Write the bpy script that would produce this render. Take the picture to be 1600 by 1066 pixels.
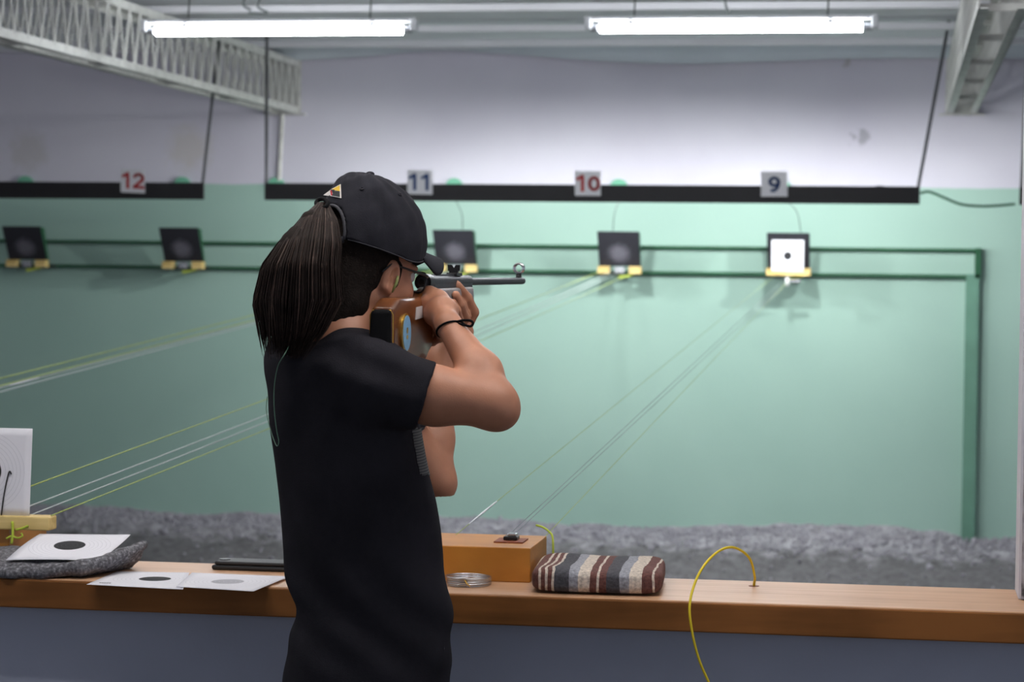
import bpy, bmesh, math, random
import numpy as np
from mathutils import Vector, Matrix
random.seed(7); rng = np.random.default_rng(7)
for o in list(bpy.data.objects): bpy.data.objects.remove(o)
S = bpy.context.scene
COL = S.collection

# ------------------------------------------------------------------ camera, world, exposure
F = 3680.0                                   # focal length in pixels of the 1600 px wide frame
CAM = np.array([0, 0, 1.45])
yaw = math.radians(9.35); pit = math.atan2(120, F); rol = 0.011
f0 = np.array([-math.sin(yaw), math.cos(yaw), 0]); r0 = np.array([math.cos(yaw), math.sin(yaw), 0]); u0 = np.array([0, 0, 1.])
FW = f0*math.cos(pit) - u0*math.sin(pit); UP = u0*math.cos(pit) + f0*math.sin(pit)
CR = r0*math.cos(rol) + UP*math.sin(rol); CU = UP*math.cos(rol) - r0*math.sin(rol)
cam = bpy.data.cameras.new('camera'); camo = bpy.data.objects.new('camera', cam); COL.objects.link(camo)
camo.matrix_world = Matrix([[CR[i], CU[i], -FW[i], CAM[i]] for i in range(3)] + [[0, 0, 0, 1]])
cam.sensor_width = 36; cam.lens = F/1600*36; cam.clip_start = 0.05
cam.dof.use_dof = True; cam.dof.focus_distance = 4.55; cam.dof.aperture_fstop = 6.5
S.camera = camo
wd = bpy.data.worlds.new('world'); S.world = wd; wd.use_nodes = True
wd.node_tree.nodes['Background'].inputs[0].default_value = (0.80, 0.86, 1.0, 1)
wd.node_tree.nodes['Background'].inputs[1].default_value = 0.5
S.view_settings.view_transform = 'Standard'; S.view_settings.look = 'None'
S.view_settings.exposure = 0.0; S.view_settings.gamma = 1.0; S.view_settings.use_curve_mapping = False
TUBE_CEILING, BULB_VALANCE, TUBE_FIRING, TUBE_SHOOTER = 50.0, 1500.0, 16.0, 68.0      # emission of the fluorescent tubes

def ray(x, y): return FW + CR*((x-800)/F) - CU*((y-533)/F)
def W(x, y, d): return CAM + ray(x, y)*d
def atY(x, y, Y): r = ray(x, y); return CAM + r*(Y/r[1])
def atZ(x, y, z): r = ray(x, y); return CAM + r*((z-1.45)/r[2])
def proj(p):
    q = np.asarray(p) - CAM; d = q @ FW
    return 800 + F*(q @ CR)/d, 533 - F*(q @ CU)/d, d

# ------------------------------------------------------------------ materials
def lin(c): return tuple(((v/255)/12.92 if v/255 <= .04045 else ((v/255+.055)/1.055)**2.4) for v in c)
class NT:
    def __init__(s, name):
        s.m = bpy.data.materials.new(name); s.m.use_nodes = True
        s.t = s.m.node_tree; s.b = s.t.nodes['Principled BSDF']
    def n(s, typ, ins=None, **kw):
        nd = s.t.nodes.new('ShaderNode'+typ)
        for k, v in kw.items(): setattr(nd, k, v)
        for k, v in (ins or {}).items():
            if hasattr(v, 'is_linked'): s.t.links.new(v, nd.inputs[k])
            else: nd.inputs[k].default_value = v
        return nd
    def link(s, a, k): s.t.links.new(a, s.b.inputs[k])
    def ramp(s, fac, stops, interp='LINEAR'):
        r = s.n('ValToRGB', {'Fac': fac}); cr = r.color_ramp; cr.interpolation = interp
        cr.elements[0].position, cr.elements[0].color = stops[0][0], (*stops[0][1], 1)
        cr.elements[1].position, cr.elements[1].color = stops[1][0], (*stops[1][1], 1)
        for p, c in stops[2:]:
            e = cr.elements.new(p); e.color = (*c, 1)
        return r.outputs[0]
    def coord(s, scale=(1, 1, 1)):
        tc = s.n('TexCoord'); mp = s.n('Mapping', {'Vector': tc.outputs['Object'], 'Scale': scale})
        return mp.outputs[0]
def mat(name, rgb, rough=.6, var=.12, scale=20., bump=0., bscale=None, metal=0., stretch=(1, 1, 1), spec=.5, coat=0., detail=4):
    k = NT(name); b = k.b; c = lin(rgb); co = k.coord(stretch)
    nz = k.n('TexNoise', {'Vector': co, 'Scale': scale, 'Detail': float(detail)})
    k.link(k.ramp(nz.outputs[0], [(.3, tuple(v*(1-var) for v in c)), (.7, tuple(min(1, v*(1+var)) for v in c))]), 'Base Color')
    b.inputs['Roughness'].default_value = rough; b.inputs['Metallic'].default_value = metal
    b.inputs['Specular IOR Level'].default_value = spec; b.inputs['Coat Weight'].default_value = coat
    if bump:
        n2 = k.n('TexNoise', {'Vector': co, 'Scale': bscale or scale*3, 'Detail': 6.0})
        bp = k.n('Bump', {'Height': n2.outputs[0], 'Strength': bump, 'Distance': .01}); k.link(bp.outputs[0], 'Normal')
    return k.m
M = {}
def emat(name, rgb, strength):
    k = NT(name); k.b.inputs['Base Color'].default_value = (.9, .9, .9, 1)
    k.b.inputs['Emission Color'].default_value = (*rgb, 1); k.b.inputs['Emission Strength'].default_value = strength
    return k.m
def wood(name, dark, light, rough=.5, stretch=(2, 30, 30), coat=0., spec=.5):
    k = NT(name); co = k.coord(stretch)
    n1 = k.n('TexNoise', {'Vector': co, 'Scale': 1.6, 'Detail': 6.0, 'Distortion': .6})
    n2 = k.n('TexNoise', {'Vector': k.coord((1, 1, 1)), 'Scale': 5.0, 'Detail': 3.0})
    mx = k.n('Math', {0: n1.outputs[0], 1: n2.outputs[0]}, operation='ADD')
    hf = k.n('Math', {0: mx.outputs[0], 1: .5}, operation='MULTIPLY')
    k.link(k.ramp(hf.outputs[0], [(.36, lin(dark)), (.62, lin(light))]), 'Base Color')
    bp = k.n('Bump', {'Height': n1.outputs[0], 'Strength': .12, 'Distance': .004}); k.link(bp.outputs[0], 'Normal')
    k.b.inputs['Roughness'].default_value = rough; k.b.inputs['Coat Weight'].default_value = coat
    k.b.inputs['Coat Roughness'].default_value = .12; k.b.inputs['Specular IOR Level'].default_value = spec
    return k.m
M['white_wall'] = mat('white_wall', (205, 203, 214), .85, .04, 1.2, .06, 60)
M['ceiling'] = mat('ceiling', (228, 228, 232), .8, .06, 1.5, .05, 40)
M['lip'] = mat('lip', (205, 214, 220), .6, .05, 3)
M['floor'] = mat('floor', (95, 92, 90), .8, .2, 3, .1)
M['navy_panel'] = mat('navy_panel', (160, 166, 184), .7, .06, 4, .04, 120)
M['column'] = mat('column', (214, 214, 222), .8, .05, 5, .05, 80)
M['white_steel'] = mat('white_steel', (203, 203, 198), .6, .16, 14, .05)
M['black_board'] = mat('black_board', (24, 22, 26), .65, .15, 10)
M['rod'] = mat('rod', (58, 60, 64), .6, .1, 20)
M['green_post'] = mat('green_post', (98, 140, 122), .8, .1, 6)
M['green_steel'] = mat('green_steel', (22, 84, 52), .7, .12, 10)
M['green_paint'] = mat('green_paint', (116, 184, 154), .8, .05, 6)
M['white_plastic'] = mat('white_plastic', (225, 227, 230), .4, .03, 10)
M['sign_white'] = mat('sign_white', (222, 222, 226), .6, .03, 10)
M['sign_red'] = mat('sign_red', (178, 44, 44), .6, .06, 40)
M['sign_blue'] = mat('sign_blue', (34, 66, 118), .6, .06, 40)
M['cable'] = mat('cable', (70, 76, 76), .6, .05, 20)
M['black_cable'] = mat('black_cable', (22, 22, 24), .5, .05, 20)
M['pale_wood'] = wood('pale_wood', (196, 164, 92), (232, 206, 140), .6)
M['bench'] = wood('bench', (184, 140, 104), (210, 170, 136), .42, (1.4, 26, 26))
M['bench_edge'] = wood('bench_edge', (108, 68, 32), (146, 94, 48), .6, (1.4, 14, 14), spec=.2)
M['box_wood'] = wood('box_wood', (168, 108, 36), (196, 132, 52), .4, (3, 9, 9))
M['grey_metal'] = mat('grey_metal', (170, 172, 178), .35, .06, 30, metal=.6)
M['zinc'] = mat('zinc', (205, 207, 210), .25, .04, 40, metal=.9)
M['gunmetal'] = mat('gunmetal', (72, 74, 78), .45, .08, 60, .03, metal=.55, stretch=(1, 1, 1))
M['gun_black'] = mat('gun_black', (20, 20, 22), .35, .1, 40)
M['forend'] = mat('forend', (148, 146, 146), .5, .1, 40, .04, metal=.25)
M['chrome'] = mat('chrome', (225, 225, 225), .12, .02, 20, metal=1.)
M['stock'] = wood('stock', (84, 44, 14), (142, 80, 30), .4, (20, 4, 14), .35)
M['rubber'] = mat('rubber', (14, 14, 16), .8, .1, 40, spec=.1)
M['brass'] = mat('brass', (206, 164, 74), .3, .05, 30, metal=.8)
M['emblem_blue'] = mat('emblem_blue', (128, 178, 214), .4, .06, 60)
M['tape'] = mat('tape', (216, 210, 208), .6, .05, 60)
M['cap'] = mat('cap', (40, 40, 46), .92, .2, 25, .12, 500, spec=.15)
M['cap_edge'] = mat('cap_edge', (60, 60, 66), .85, .1, 60)
M['shirt'] = mat('shirt', (40, 39, 44), .95, .2, 9, .18, 420, spec=.08)
M['trousers'] = mat('trousers', (42, 40, 48), .95, .2, 12, .1, 400, spec=.2)
M['shoe'] = mat('shoe', (40, 40, 44), .6, .1, 20)
M['hair'] = mat('hair', (42, 32, 28), .55, .35, 60, spec=.18)
M['hair_light'] = mat('hair_light', (84, 66, 58), .5, .3, 60, spec=.3)
M['hair_base'] = mat('hair_base', (30, 24, 21), .8, .3, 120, .3, 300, spec=.12)
k = NT('skin'); nz = k.n('TexNoise', {'Vector': k.coord(), 'Scale': 14.0, 'Detail': 5.0})
k.link(k.ramp(nz.outputs[0], [(.3, lin((164, 111, 84))), (.7, lin((187, 132, 104)))]), 'Base Color')
k.b.inputs['Roughness'].default_value = .5; k.b.inputs['Subsurface Weight'].default_value = .08
k.b.inputs['Subsurface Radius'].default_value = (.01, .004, .002)
n2 = k.n('TexNoise', {'Vector': k.coord(), 'Scale': 380.0, 'Detail': 3.0})
k.link(k.n('Bump', {'Height': n2.outputs[0], 'Strength': .08, 'Distance': .003}).outputs[0], 'Normal'); M['skin'] = k.m
M['nail'] = mat('nail', (206, 156, 138), .3, .03, 60)
M['lip_red'] = mat('lip_red', (150, 84, 78), .4, .05, 60)
M['eye_white'] = mat('eye_white', (225, 222, 218), .2, .02, 30)
M['iris'] = mat('iris', (46, 28, 18), .2, .1, 60)
M['plug'] = mat('plug', (138, 146, 84), .6, .1, 80)
M['cord'] = mat('cord', (84, 120, 100), .5, .1, 60)
M['paper_plain'] = mat('paper_plain', (236, 236, 242), .8, .02, 20)
M['yellow_cord'] = mat('yellow_cord', (226, 200, 28), .5, .06, 40)
M['lime_cord'] = mat('lime_cord', (190, 206, 70), .6, .1, 40)
M['lime_string'] = mat('lime_string', (172, 190, 104), .6, .1, 40)
M['white_string'] = mat('white_string', (196, 206, 204), .5, .05, 40)
M['grey_string'] = mat('grey_string', (128, 138, 140), .5, .05, 40)
M['black_case'] = mat('black_case', (24, 24, 27), .5, .1, 60, .06, 300)
M['plate_red'] = mat('plate_red', (126, 62, 32), .6, .1, 30)
M['patch_red'] = mat('patch_red', (206, 48, 62), .7, .05, 80)
M['patch_yellow'] = mat('patch_yellow', (226, 186, 56), .7, .05, 80)
M['patch_black'] = mat('patch_black', (40, 42, 46), .7, .05, 80)
M['patch_white'] = mat('patch_white', (222, 218, 214), .7, .05, 80)
M['rock'] = mat('rock', (128, 112, 58), .9, .2, 30, .3)
M['red_dark'] = mat('red_dark', (92, 56, 50), .9, .2, 60)
M['tube_ceiling'] = emat('tube_ceiling', (.93, .97, 1.0), TUBE_CEILING)
M['bulb_valance'] = emat('bulb_valance', (.97, 1.0, .99), BULB_VALANCE)
M['tube_shooter'] = emat('tube_shooter', (1.0, .96, .92), TUBE_SHOOTER)
M['tube_firing'] = emat('tube_firing', (1.0, .95, .9), TUBE_FIRING)
k = NT('glass_lens'); k.b.inputs['Base Color'].default_value = (.96, 1, .98, 1); k.b.inputs['Transmission Weight'].default_value = 1
k.b.inputs['IOR'].default_value = 1.05; k.b.inputs['Roughness'].default_value = 0; M['lens'] = k.m
k = NT('end_wall')                                                     # green paint below z = 1.94, white above
tc = k.n('TexCoord'); sp = k.n('SeparateXYZ', {'Vector': tc.outputs['Object']})
nz = k.n('TexNoise', {'Vector': tc.outputs['Object'], 'Scale': 3.0, 'Detail': 4.0})
ed = k.n('MapRange', {'Value': nz.outputs[0], 'To Min': 1.925, 'To Max': 1.95})
gt = k.n('Math', {0: sp.outputs[2], 1: ed.outputs[0]}, operation='GREATER_THAN')
n3 = k.n('TexNoise', {'Vector': tc.outputs['Object'], 'Scale': 1.3, 'Detail': 6.0})
g = k.ramp(n3.outputs[0], [(.3, lin((156, 188, 176))), (.7, lin((163, 194, 182)))])
w = k.ramp(n3.outputs[0], [(.3, lin((200, 197, 210))), (.7, lin((210, 208, 219)))])
mx = k.n('Mix', {0: gt.outputs[0], 6: g, 7: w}, data_type='RGBA'); cur = mx.outputs[2]
n5 = k.n('TexNoise', {'Vector': tc.outputs['Object'], 'Scale': 16.0, 'Detail': 5.0}); jit = k.n('MapRange', {'Value': n5.outputs[0], 'To Min': -.09, 'To Max': .09})
for sx_, sy_, rad_, col__ in ((1332, 212, .028, (96, 96, 104)), (1347, 214, .03, (110, 110, 118)), (45, 235, .13, (186, 182, 178)), (295, 232, .14, (192, 186, 176)), (1325, 98, .03, (150, 146, 140))):
    pc_ = atY(sx_, sy_, 14.4); dv = k.n('VectorMath', {0: tc.outputs['Object']}, operation='SUBTRACT'); dv.inputs[1].default_value = tuple(pc_)
    dl = k.n('VectorMath', {0: dv.outputs[0]}, operation='LENGTH'); dj = k.n('Math', {0: dl.outputs['Value'], 1: jit.outputs[0]}, operation='ADD')
    mr = k.n('MapRange', {'Value': dj.outputs[0], 'From Min': rad_*.5, 'From Max': rad_*1.3, 'To Min': .5, 'To Max': 0.0})
    m2 = k.n('Mix', {0: mr.outputs[0], 6: cur}, data_type='RGBA'); m2.inputs[7].default_value = (*lin(col__), 1); cur = m2.outputs[2]
k.link(cur, 'Base Color')
k.b.inputs['Roughness'].default_value = .75
bp = k.n('Bump', {'Height': k.n('TexNoise', {'Vector': tc.outputs['Object'], 'Scale': 45.0}).outputs[0], 'Strength': .06, 'Distance': .01}); k.link(bp.outputs[0], 'Normal')
M['end_wall'] = k.m
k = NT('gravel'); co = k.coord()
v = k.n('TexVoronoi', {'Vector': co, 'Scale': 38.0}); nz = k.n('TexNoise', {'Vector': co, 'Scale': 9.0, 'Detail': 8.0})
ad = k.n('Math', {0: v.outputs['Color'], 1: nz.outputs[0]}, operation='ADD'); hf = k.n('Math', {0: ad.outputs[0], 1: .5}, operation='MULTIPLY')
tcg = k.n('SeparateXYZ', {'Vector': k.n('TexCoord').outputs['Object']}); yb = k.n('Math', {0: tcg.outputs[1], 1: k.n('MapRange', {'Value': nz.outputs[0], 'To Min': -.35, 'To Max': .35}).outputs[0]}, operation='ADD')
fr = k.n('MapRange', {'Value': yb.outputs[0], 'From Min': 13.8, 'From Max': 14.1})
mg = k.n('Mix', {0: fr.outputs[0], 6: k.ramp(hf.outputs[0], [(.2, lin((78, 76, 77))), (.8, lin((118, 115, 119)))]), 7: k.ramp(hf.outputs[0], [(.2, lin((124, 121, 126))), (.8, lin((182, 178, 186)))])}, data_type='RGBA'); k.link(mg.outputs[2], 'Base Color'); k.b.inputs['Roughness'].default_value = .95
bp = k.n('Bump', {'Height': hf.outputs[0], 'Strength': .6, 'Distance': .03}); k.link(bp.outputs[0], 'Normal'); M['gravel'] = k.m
M['pebble'] = mat('pebble', (160, 157, 166), .9, .2, 7, .2)
k = NT('rough_plaster'); co = k.coord()
nz = k.n('TexNoise', {'Vector': co, 'Scale': 26.0, 'Detail': 8.0})
k.link(k.ramp(nz.outputs[0], [(.34, lin((70, 66, 68))), (.42, lin((150, 146, 152))), (.7, lin((196, 192, 198)))]), 'Base Color'); k.b.inputs['Roughness'].default_value = .9
k.link(k.n('Bump', {'Height': nz.outputs[0], 'Strength': .5, 'Distance': .02}).outputs[0], 'Normal'); M['rough_plaster'] = k.m
k = NT('trap_plate'); tc = k.n('TexCoord')                             # black steel with grey lead splash
ln = k.n('VectorMath', {0: tc.outputs['Object']}, operation='SUBTRACT'); ln.inputs[1].default_value = (.0, -.05, .075)
l2 = k.n('VectorMath', {0: ln.outputs[0]}, operation='LENGTH'); nz = k.n('TexNoise', {'Vector': tc.outputs['Object'], 'Scale': 60.0, 'Detail': 4.0})
ad = k.n('Math', {0: nz.outputs[0], 1: .06}, operation='MULTIPLY'); sb = k.n('Math', {0: l2.outputs['Value'], 1: ad.outputs[0]}, operation='SUBTRACT')
k.link(k.ramp(sb.outputs[0], [(0.0, lin((104, 102, 112))), (.05, lin((38, 38, 46)))]), 'Base Color'); k.b.inputs['Roughness'].default_value = .7; M['trap_plate'] = k.m
M['trap_black'] = mat('trap_black', (20, 20, 23), .7, .1, 30)
def paper_mat(name, rad, size, half_tone=(24, 24, 28), fade=False):
    """target sheet: object x,y in metres, black bull of radius rad, thin rings"""
    k = NT(name); tc = k.n('TexCoord'); sp = k.n('SeparateXYZ', {'Vector': tc.outputs['Object']})
    cb = k.n('CombineXYZ', {'X': sp.outputs[0], 'Y': sp.outputs[1]}); ln = k.n('VectorMath', {0: cb.outputs[0]}, operation='LENGTH')
    md = k.n('Math', {0: ln.outputs['Value'], 1: .0085}, operation='MODULO')
    rg = k.n('Math', {0: md.outputs[0], 1: .0007}, operation='LESS_THAN')
    lim = k.n('Math', {0: ln.outputs['Value'], 1: size*.46}, operation='LESS_THAN')
    rr = k.n('Math', {0: rg.outputs[0], 1: lim.outputs[0]}, operation='MULTIPLY')
    c1 = k.n('Mix', {0: rr.outputs[0]}, data_type='RGBA'); c1.inputs[6].default_value = (*lin((236, 236, 243)), 1); c1.inputs[7].default_value = (*lin((205, 206, 214)), 1)
    bl = k.n('Math', {0: ln.outputs['Value'], 1: rad}, operation='LESS_THAN')
    bc = k.n('Mix', {0: rg.outputs[0]}, data_type='RGBA'); bc.inputs[6].default_value = (*lin(half_tone), 1)
    bc.inputs[7].default_value = (*lin(tuple(min(255, v+40) for v in half_tone)), 1)
    c2 = k.n('Mix', {0: bl.outputs[0], 6: c1.outputs[2], 7: bc.outputs[2]}, data_type='RGBA'); k.link(c2.outputs[2], 'Base Color')
    k.b.inputs['Roughness'].default_value = .8
    return k.m
M['paper'] = paper_mat('paper', .033, .19)
M['paper_small'] = paper_mat('paper_small', .025, .19)
M['paper_grey'] = paper_mat('paper_grey', .033, .19, (176, 176, 184))
k = NT('blanket_stripe'); tc = k.n('TexCoord'); sp = k.n('SeparateXYZ', {'Vector': tc.outputs['Object']})
nz = k.n('TexNoise', {'Vector': tc.outputs['Object'], 'Scale': 160.0, 'Detail': 5.0}); wv = k.n('TexNoise', {'Vector': tc.outputs['Object'], 'Scale': 14.0, 'Detail': 2.0})
a1 = k.n('MapRange', {'Value': wv.outputs[0], 'To Min': -.006, 'To Max': .006}); a2 = k.n('Math', {0: sp.outputs[0], 1: a1.outputs[0]}, operation='ADD')
ux = k.n('MapRange', {'Value': a2.outputs[0], 'From Min': -.133, 'From Max': .133})
BR, CRM, DG, LG = lin((104, 66, 60)), lin((208, 196, 182)), lin((74, 74, 80)), lin((150, 152, 160))
stripe = [(0, CRM), (.02, BR), (.085, CRM), (.105, BR), (.135, CRM), (.155, BR), (.185, CRM), (.205, DG), (.31, LG), (.385, CRM), (.475, BR), (.53, CRM), (.55, BR), (.605, DG), (.70, LG), (.775, CRM), (.87, BR), (.945, CRM), (.96, BR)]
cs = k.ramp(ux.outputs[0], stripe, 'CONSTANT')
dk = k.ramp(nz.outputs[0], [(.3, (.6, .6, .6)), (.7, (1.25, 1.25, 1.25))]); mm = k.n('Mix', {0: 1.0, 6: cs, 7: dk}, data_type='RGBA', blend_type='MULTIPLY'); k.link(mm.outputs[2], 'Base Color')
k.b.inputs['Roughness'].default_value = .95
k.link(k.n('Bump', {'Height': nz.outputs[0], 'Strength': .5, 'Distance': .004}).outputs[0], 'Normal'); M['blanket_stripe'] = k.m
k = NT('blanket_grey'); co = k.coord((1, 1, 1)); nz = k.n('TexNoise', {'Vector': co, 'Scale': 150.0, 'Detail': 6.0})
k.link(k.ramp(nz.outputs[0], [(.35, lin((74, 74, 78))), (.55, lin((110, 110, 115))), (.72, lin((160, 160, 166)))]), 'Base Color'); k.b.inputs['Roughness'].default_value = .95
k.link(k.n('Bump', {'Height': nz.outputs[0], 'Strength': .5, 'Distance': .004}).outputs[0], 'Normal'); M['blanket_grey'] = k.m
k = NT('shirt_print'); tc = k.n('TexCoord'); sp = k.n('SeparateXYZ', {'Vector': tc.outputs['Object']})
md = k.n('Math', {0: sp.outputs[2], 1: .0052}, operation='MODULO'); ls = k.n('Math', {0: md.outputs[0], 1: .003}, operation='LESS_THAN')
mm = k.n('Mix', {0: ls.outputs[0]}, data_type='RGBA'); mm.inputs[6].default_value = (*lin((34, 36, 42)), 1); mm.inputs[7].default_value = (*lin((84, 84, 84)), 1)
k.link(mm.outputs[2], 'Base Color'); k.b.inputs['Roughness'].default_value = .8; M['shirt_print'] = k.m

# ------------------------------------------------------------------ object helpers
def tag(o, label=None, cat=None, group=None, kind=None):
    if label: o['label'] = label
    if cat: o['category'] = cat
    if group: o['group'] = group
    if kind: o['kind'] = kind
    return o
def empty(name, loc, label, cat, group=None, rz=0):
    o = bpy.data.objects.new(name, None); COL.objects.link(o); o.location = loc; o.rotation_euler = (0, 0, rz); o.empty_display_size = .05
    return tag(o, label, cat, group)
def link(name, me, material, parent=None, loc=None):
    o = bpy.data.objects.new(name, me); COL.objects.link(o)
    if material and not me.materials: me.materials.append(M[material])
    if loc is not None: o.location = loc
    if parent: o.parent = parent
    return o
def child(o, parent):
    """parent an object already placed in world space, keeping it there"""
    bpy.context.view_layer.update()
    o.parent = parent; o.matrix_parent_inverse = parent.matrix_world.inverted(); return o
def smooth(me):
    me.polygons.foreach_set('use_smooth', np.ones(len(me.polygons), bool)); return me
class MB:
    def __init__(s): s.b = bmesh.new()
    def box(s, lo, hi, bev=0, rot=None):
        lo, hi = Vector(lo), Vector(hi); c = (lo+hi)/2; d = hi-lo
        r = bmesh.ops.create_cube(s.b, size=1)
        m = Matrix.Translation(c) @ (rot.to_4x4() if rot else Matrix()) @ Matrix.Diagonal((*d, 1))
        bmesh.ops.transform(s.b, matrix=m, verts=r['verts'])
        if bev:
            es = list({e for v in r['verts'] for e in v.link_edges})
            bmesh.ops.bevel(s.b, geom=es, offset=bev, segments=2, affect='EDGES', profile=.5)
        return s
    def cyl(s, a, b, r1, r2=None, seg=16, caps=True):
        a, b = Vector(a), Vector(b); d = b-a; r2 = r1 if r2 is None else r2
        r = bmesh.ops.create_cone(s.b, cap_ends=caps, segments=seg, radius1=r1, radius2=r2, depth=d.length)
        m = Matrix.Translation((a+b)/2) @ d.to_track_quat('Z', 'Y').to_matrix().to_4x4()
        bmesh.ops.transform(s.b, matrix=m, verts=r['verts']); return s
    def sph(s, c, r, sub=2, scale=(1, 1, 1)):
        q = bmesh.ops.create_icosphere(s.b, subdivisions=sub, radius=r)
        bmesh.ops.transform(s.b, matrix=Matrix.Translation(c) @ Matrix.Diagonal((*scale, 1)), verts=q['verts']); return s
    def tube(s, pts, rad, seg=8, closed=False):
        pts = [Vector(p) for p in pts]; n = len(pts); rings = []; up = None
        for i, p in enumerate(pts):
            if closed: t = pts[(i+1) % n]-pts[i-1]
            else: t = pts[min(i+1, n-1)]-pts[max(i-1, 0)]
            t.normalize()
            if up is None: up = t.orthogonal().normalized()
            up = (up - t*up.dot(t)).normalized(); sd = t.cross(up)
            r = rad[i] if hasattr(rad, '__len__') else rad
            rings.append([s.b.verts.new(p + (up*math.cos(2*math.pi*j/seg) + sd*math.sin(2*math.pi*j/seg))*r) for j in range(seg)])
        for i in range(n if closed else n-1):
            A, B = rings[i], rings[(i+1) % n]
            for j in range(seg): s.b.faces.new((A[j], A[(j+1) % seg], B[(j+1) % seg], B[j]))
        if not closed:
            s.b.faces.new(rings[0][::-1]); s.b.faces.new(rings[-1])
        return s
    def poly(s, pts):
        s.b.faces.new([s.b.verts.new(Vector(p)) for p in pts]); return s
    def prism(s, pts, d):
        d = Vector(d); a = [s.b.verts.new(Vector(p)) for p in pts]; b = [s.b.verts.new(Vector(p)+d) for p in pts]; n = len(pts)
        s.b.faces.new(a[::-1]); s.b.faces.new(b)
        for i in range(n): s.b.faces.new((a[i], a[(i+1) % n], b[(i+1) % n], b[i]))
        return s
    def mesh(s, name, sm=False):
        bmesh.ops.recalc_face_normals(s.b, faces=s.b.faces[:]); me = bpy.data.meshes.new(name); s.b.to_mesh(me); s.b.free()
        if sm: smooth(me)
        return me
    def build(s, name, material, parent=None, loc=None, sm=False): return link(name, s.mesh(name, sm), material, parent, loc)
def grid_mesh(name, P, closed_u=False):
    """P: (n, m, 3) grid of points to a quad mesh"""
    n, m, _ = P.shape; V = P.reshape(-1, 3); Fc = []
    for i in range(n if closed_u else n-1):
        for j in range(m-1):
            i2 = (i+1) % n; Fc.append((i*m+j, i2*m+j, i2*m+j+1, i*m+j+1))
    me = bpy.data.meshes.new(name); me.from_pydata(V.tolist(), [], Fc); return smooth(me)
def spline(pts, n=24):
    """Catmull-Rom through points"""
    P = np.array(pts, float); P = np.vstack([2*P[0]-P[1], P, 2*P[-1]-P[-2]]); out = []
    for i in range(1, len(P)-2):
        for t in np.linspace(0, 1, n, endpoint=False):
            a, b, c, d = P[i-1:i+3]
            out.append(.5*((2*b)+(-a+c)*t+(2*a-5*b+4*c-d)*t*t+(-a+3*b-3*c+d)*t**3))
    out.append(P[-2]); return np.array(out)
def solidify(o, t, offset=0):
    m = o.modifiers.new('thickness', 'SOLIDIFY'); m.thickness = t; m.offset = offset; return o
def copy_tree(o, parent=None):
    c = o.copy(); COL.objects.link(c)
    if parent: c.parent = parent
    for ch in list(o.children): copy_tree(ch, c)
    return c

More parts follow.
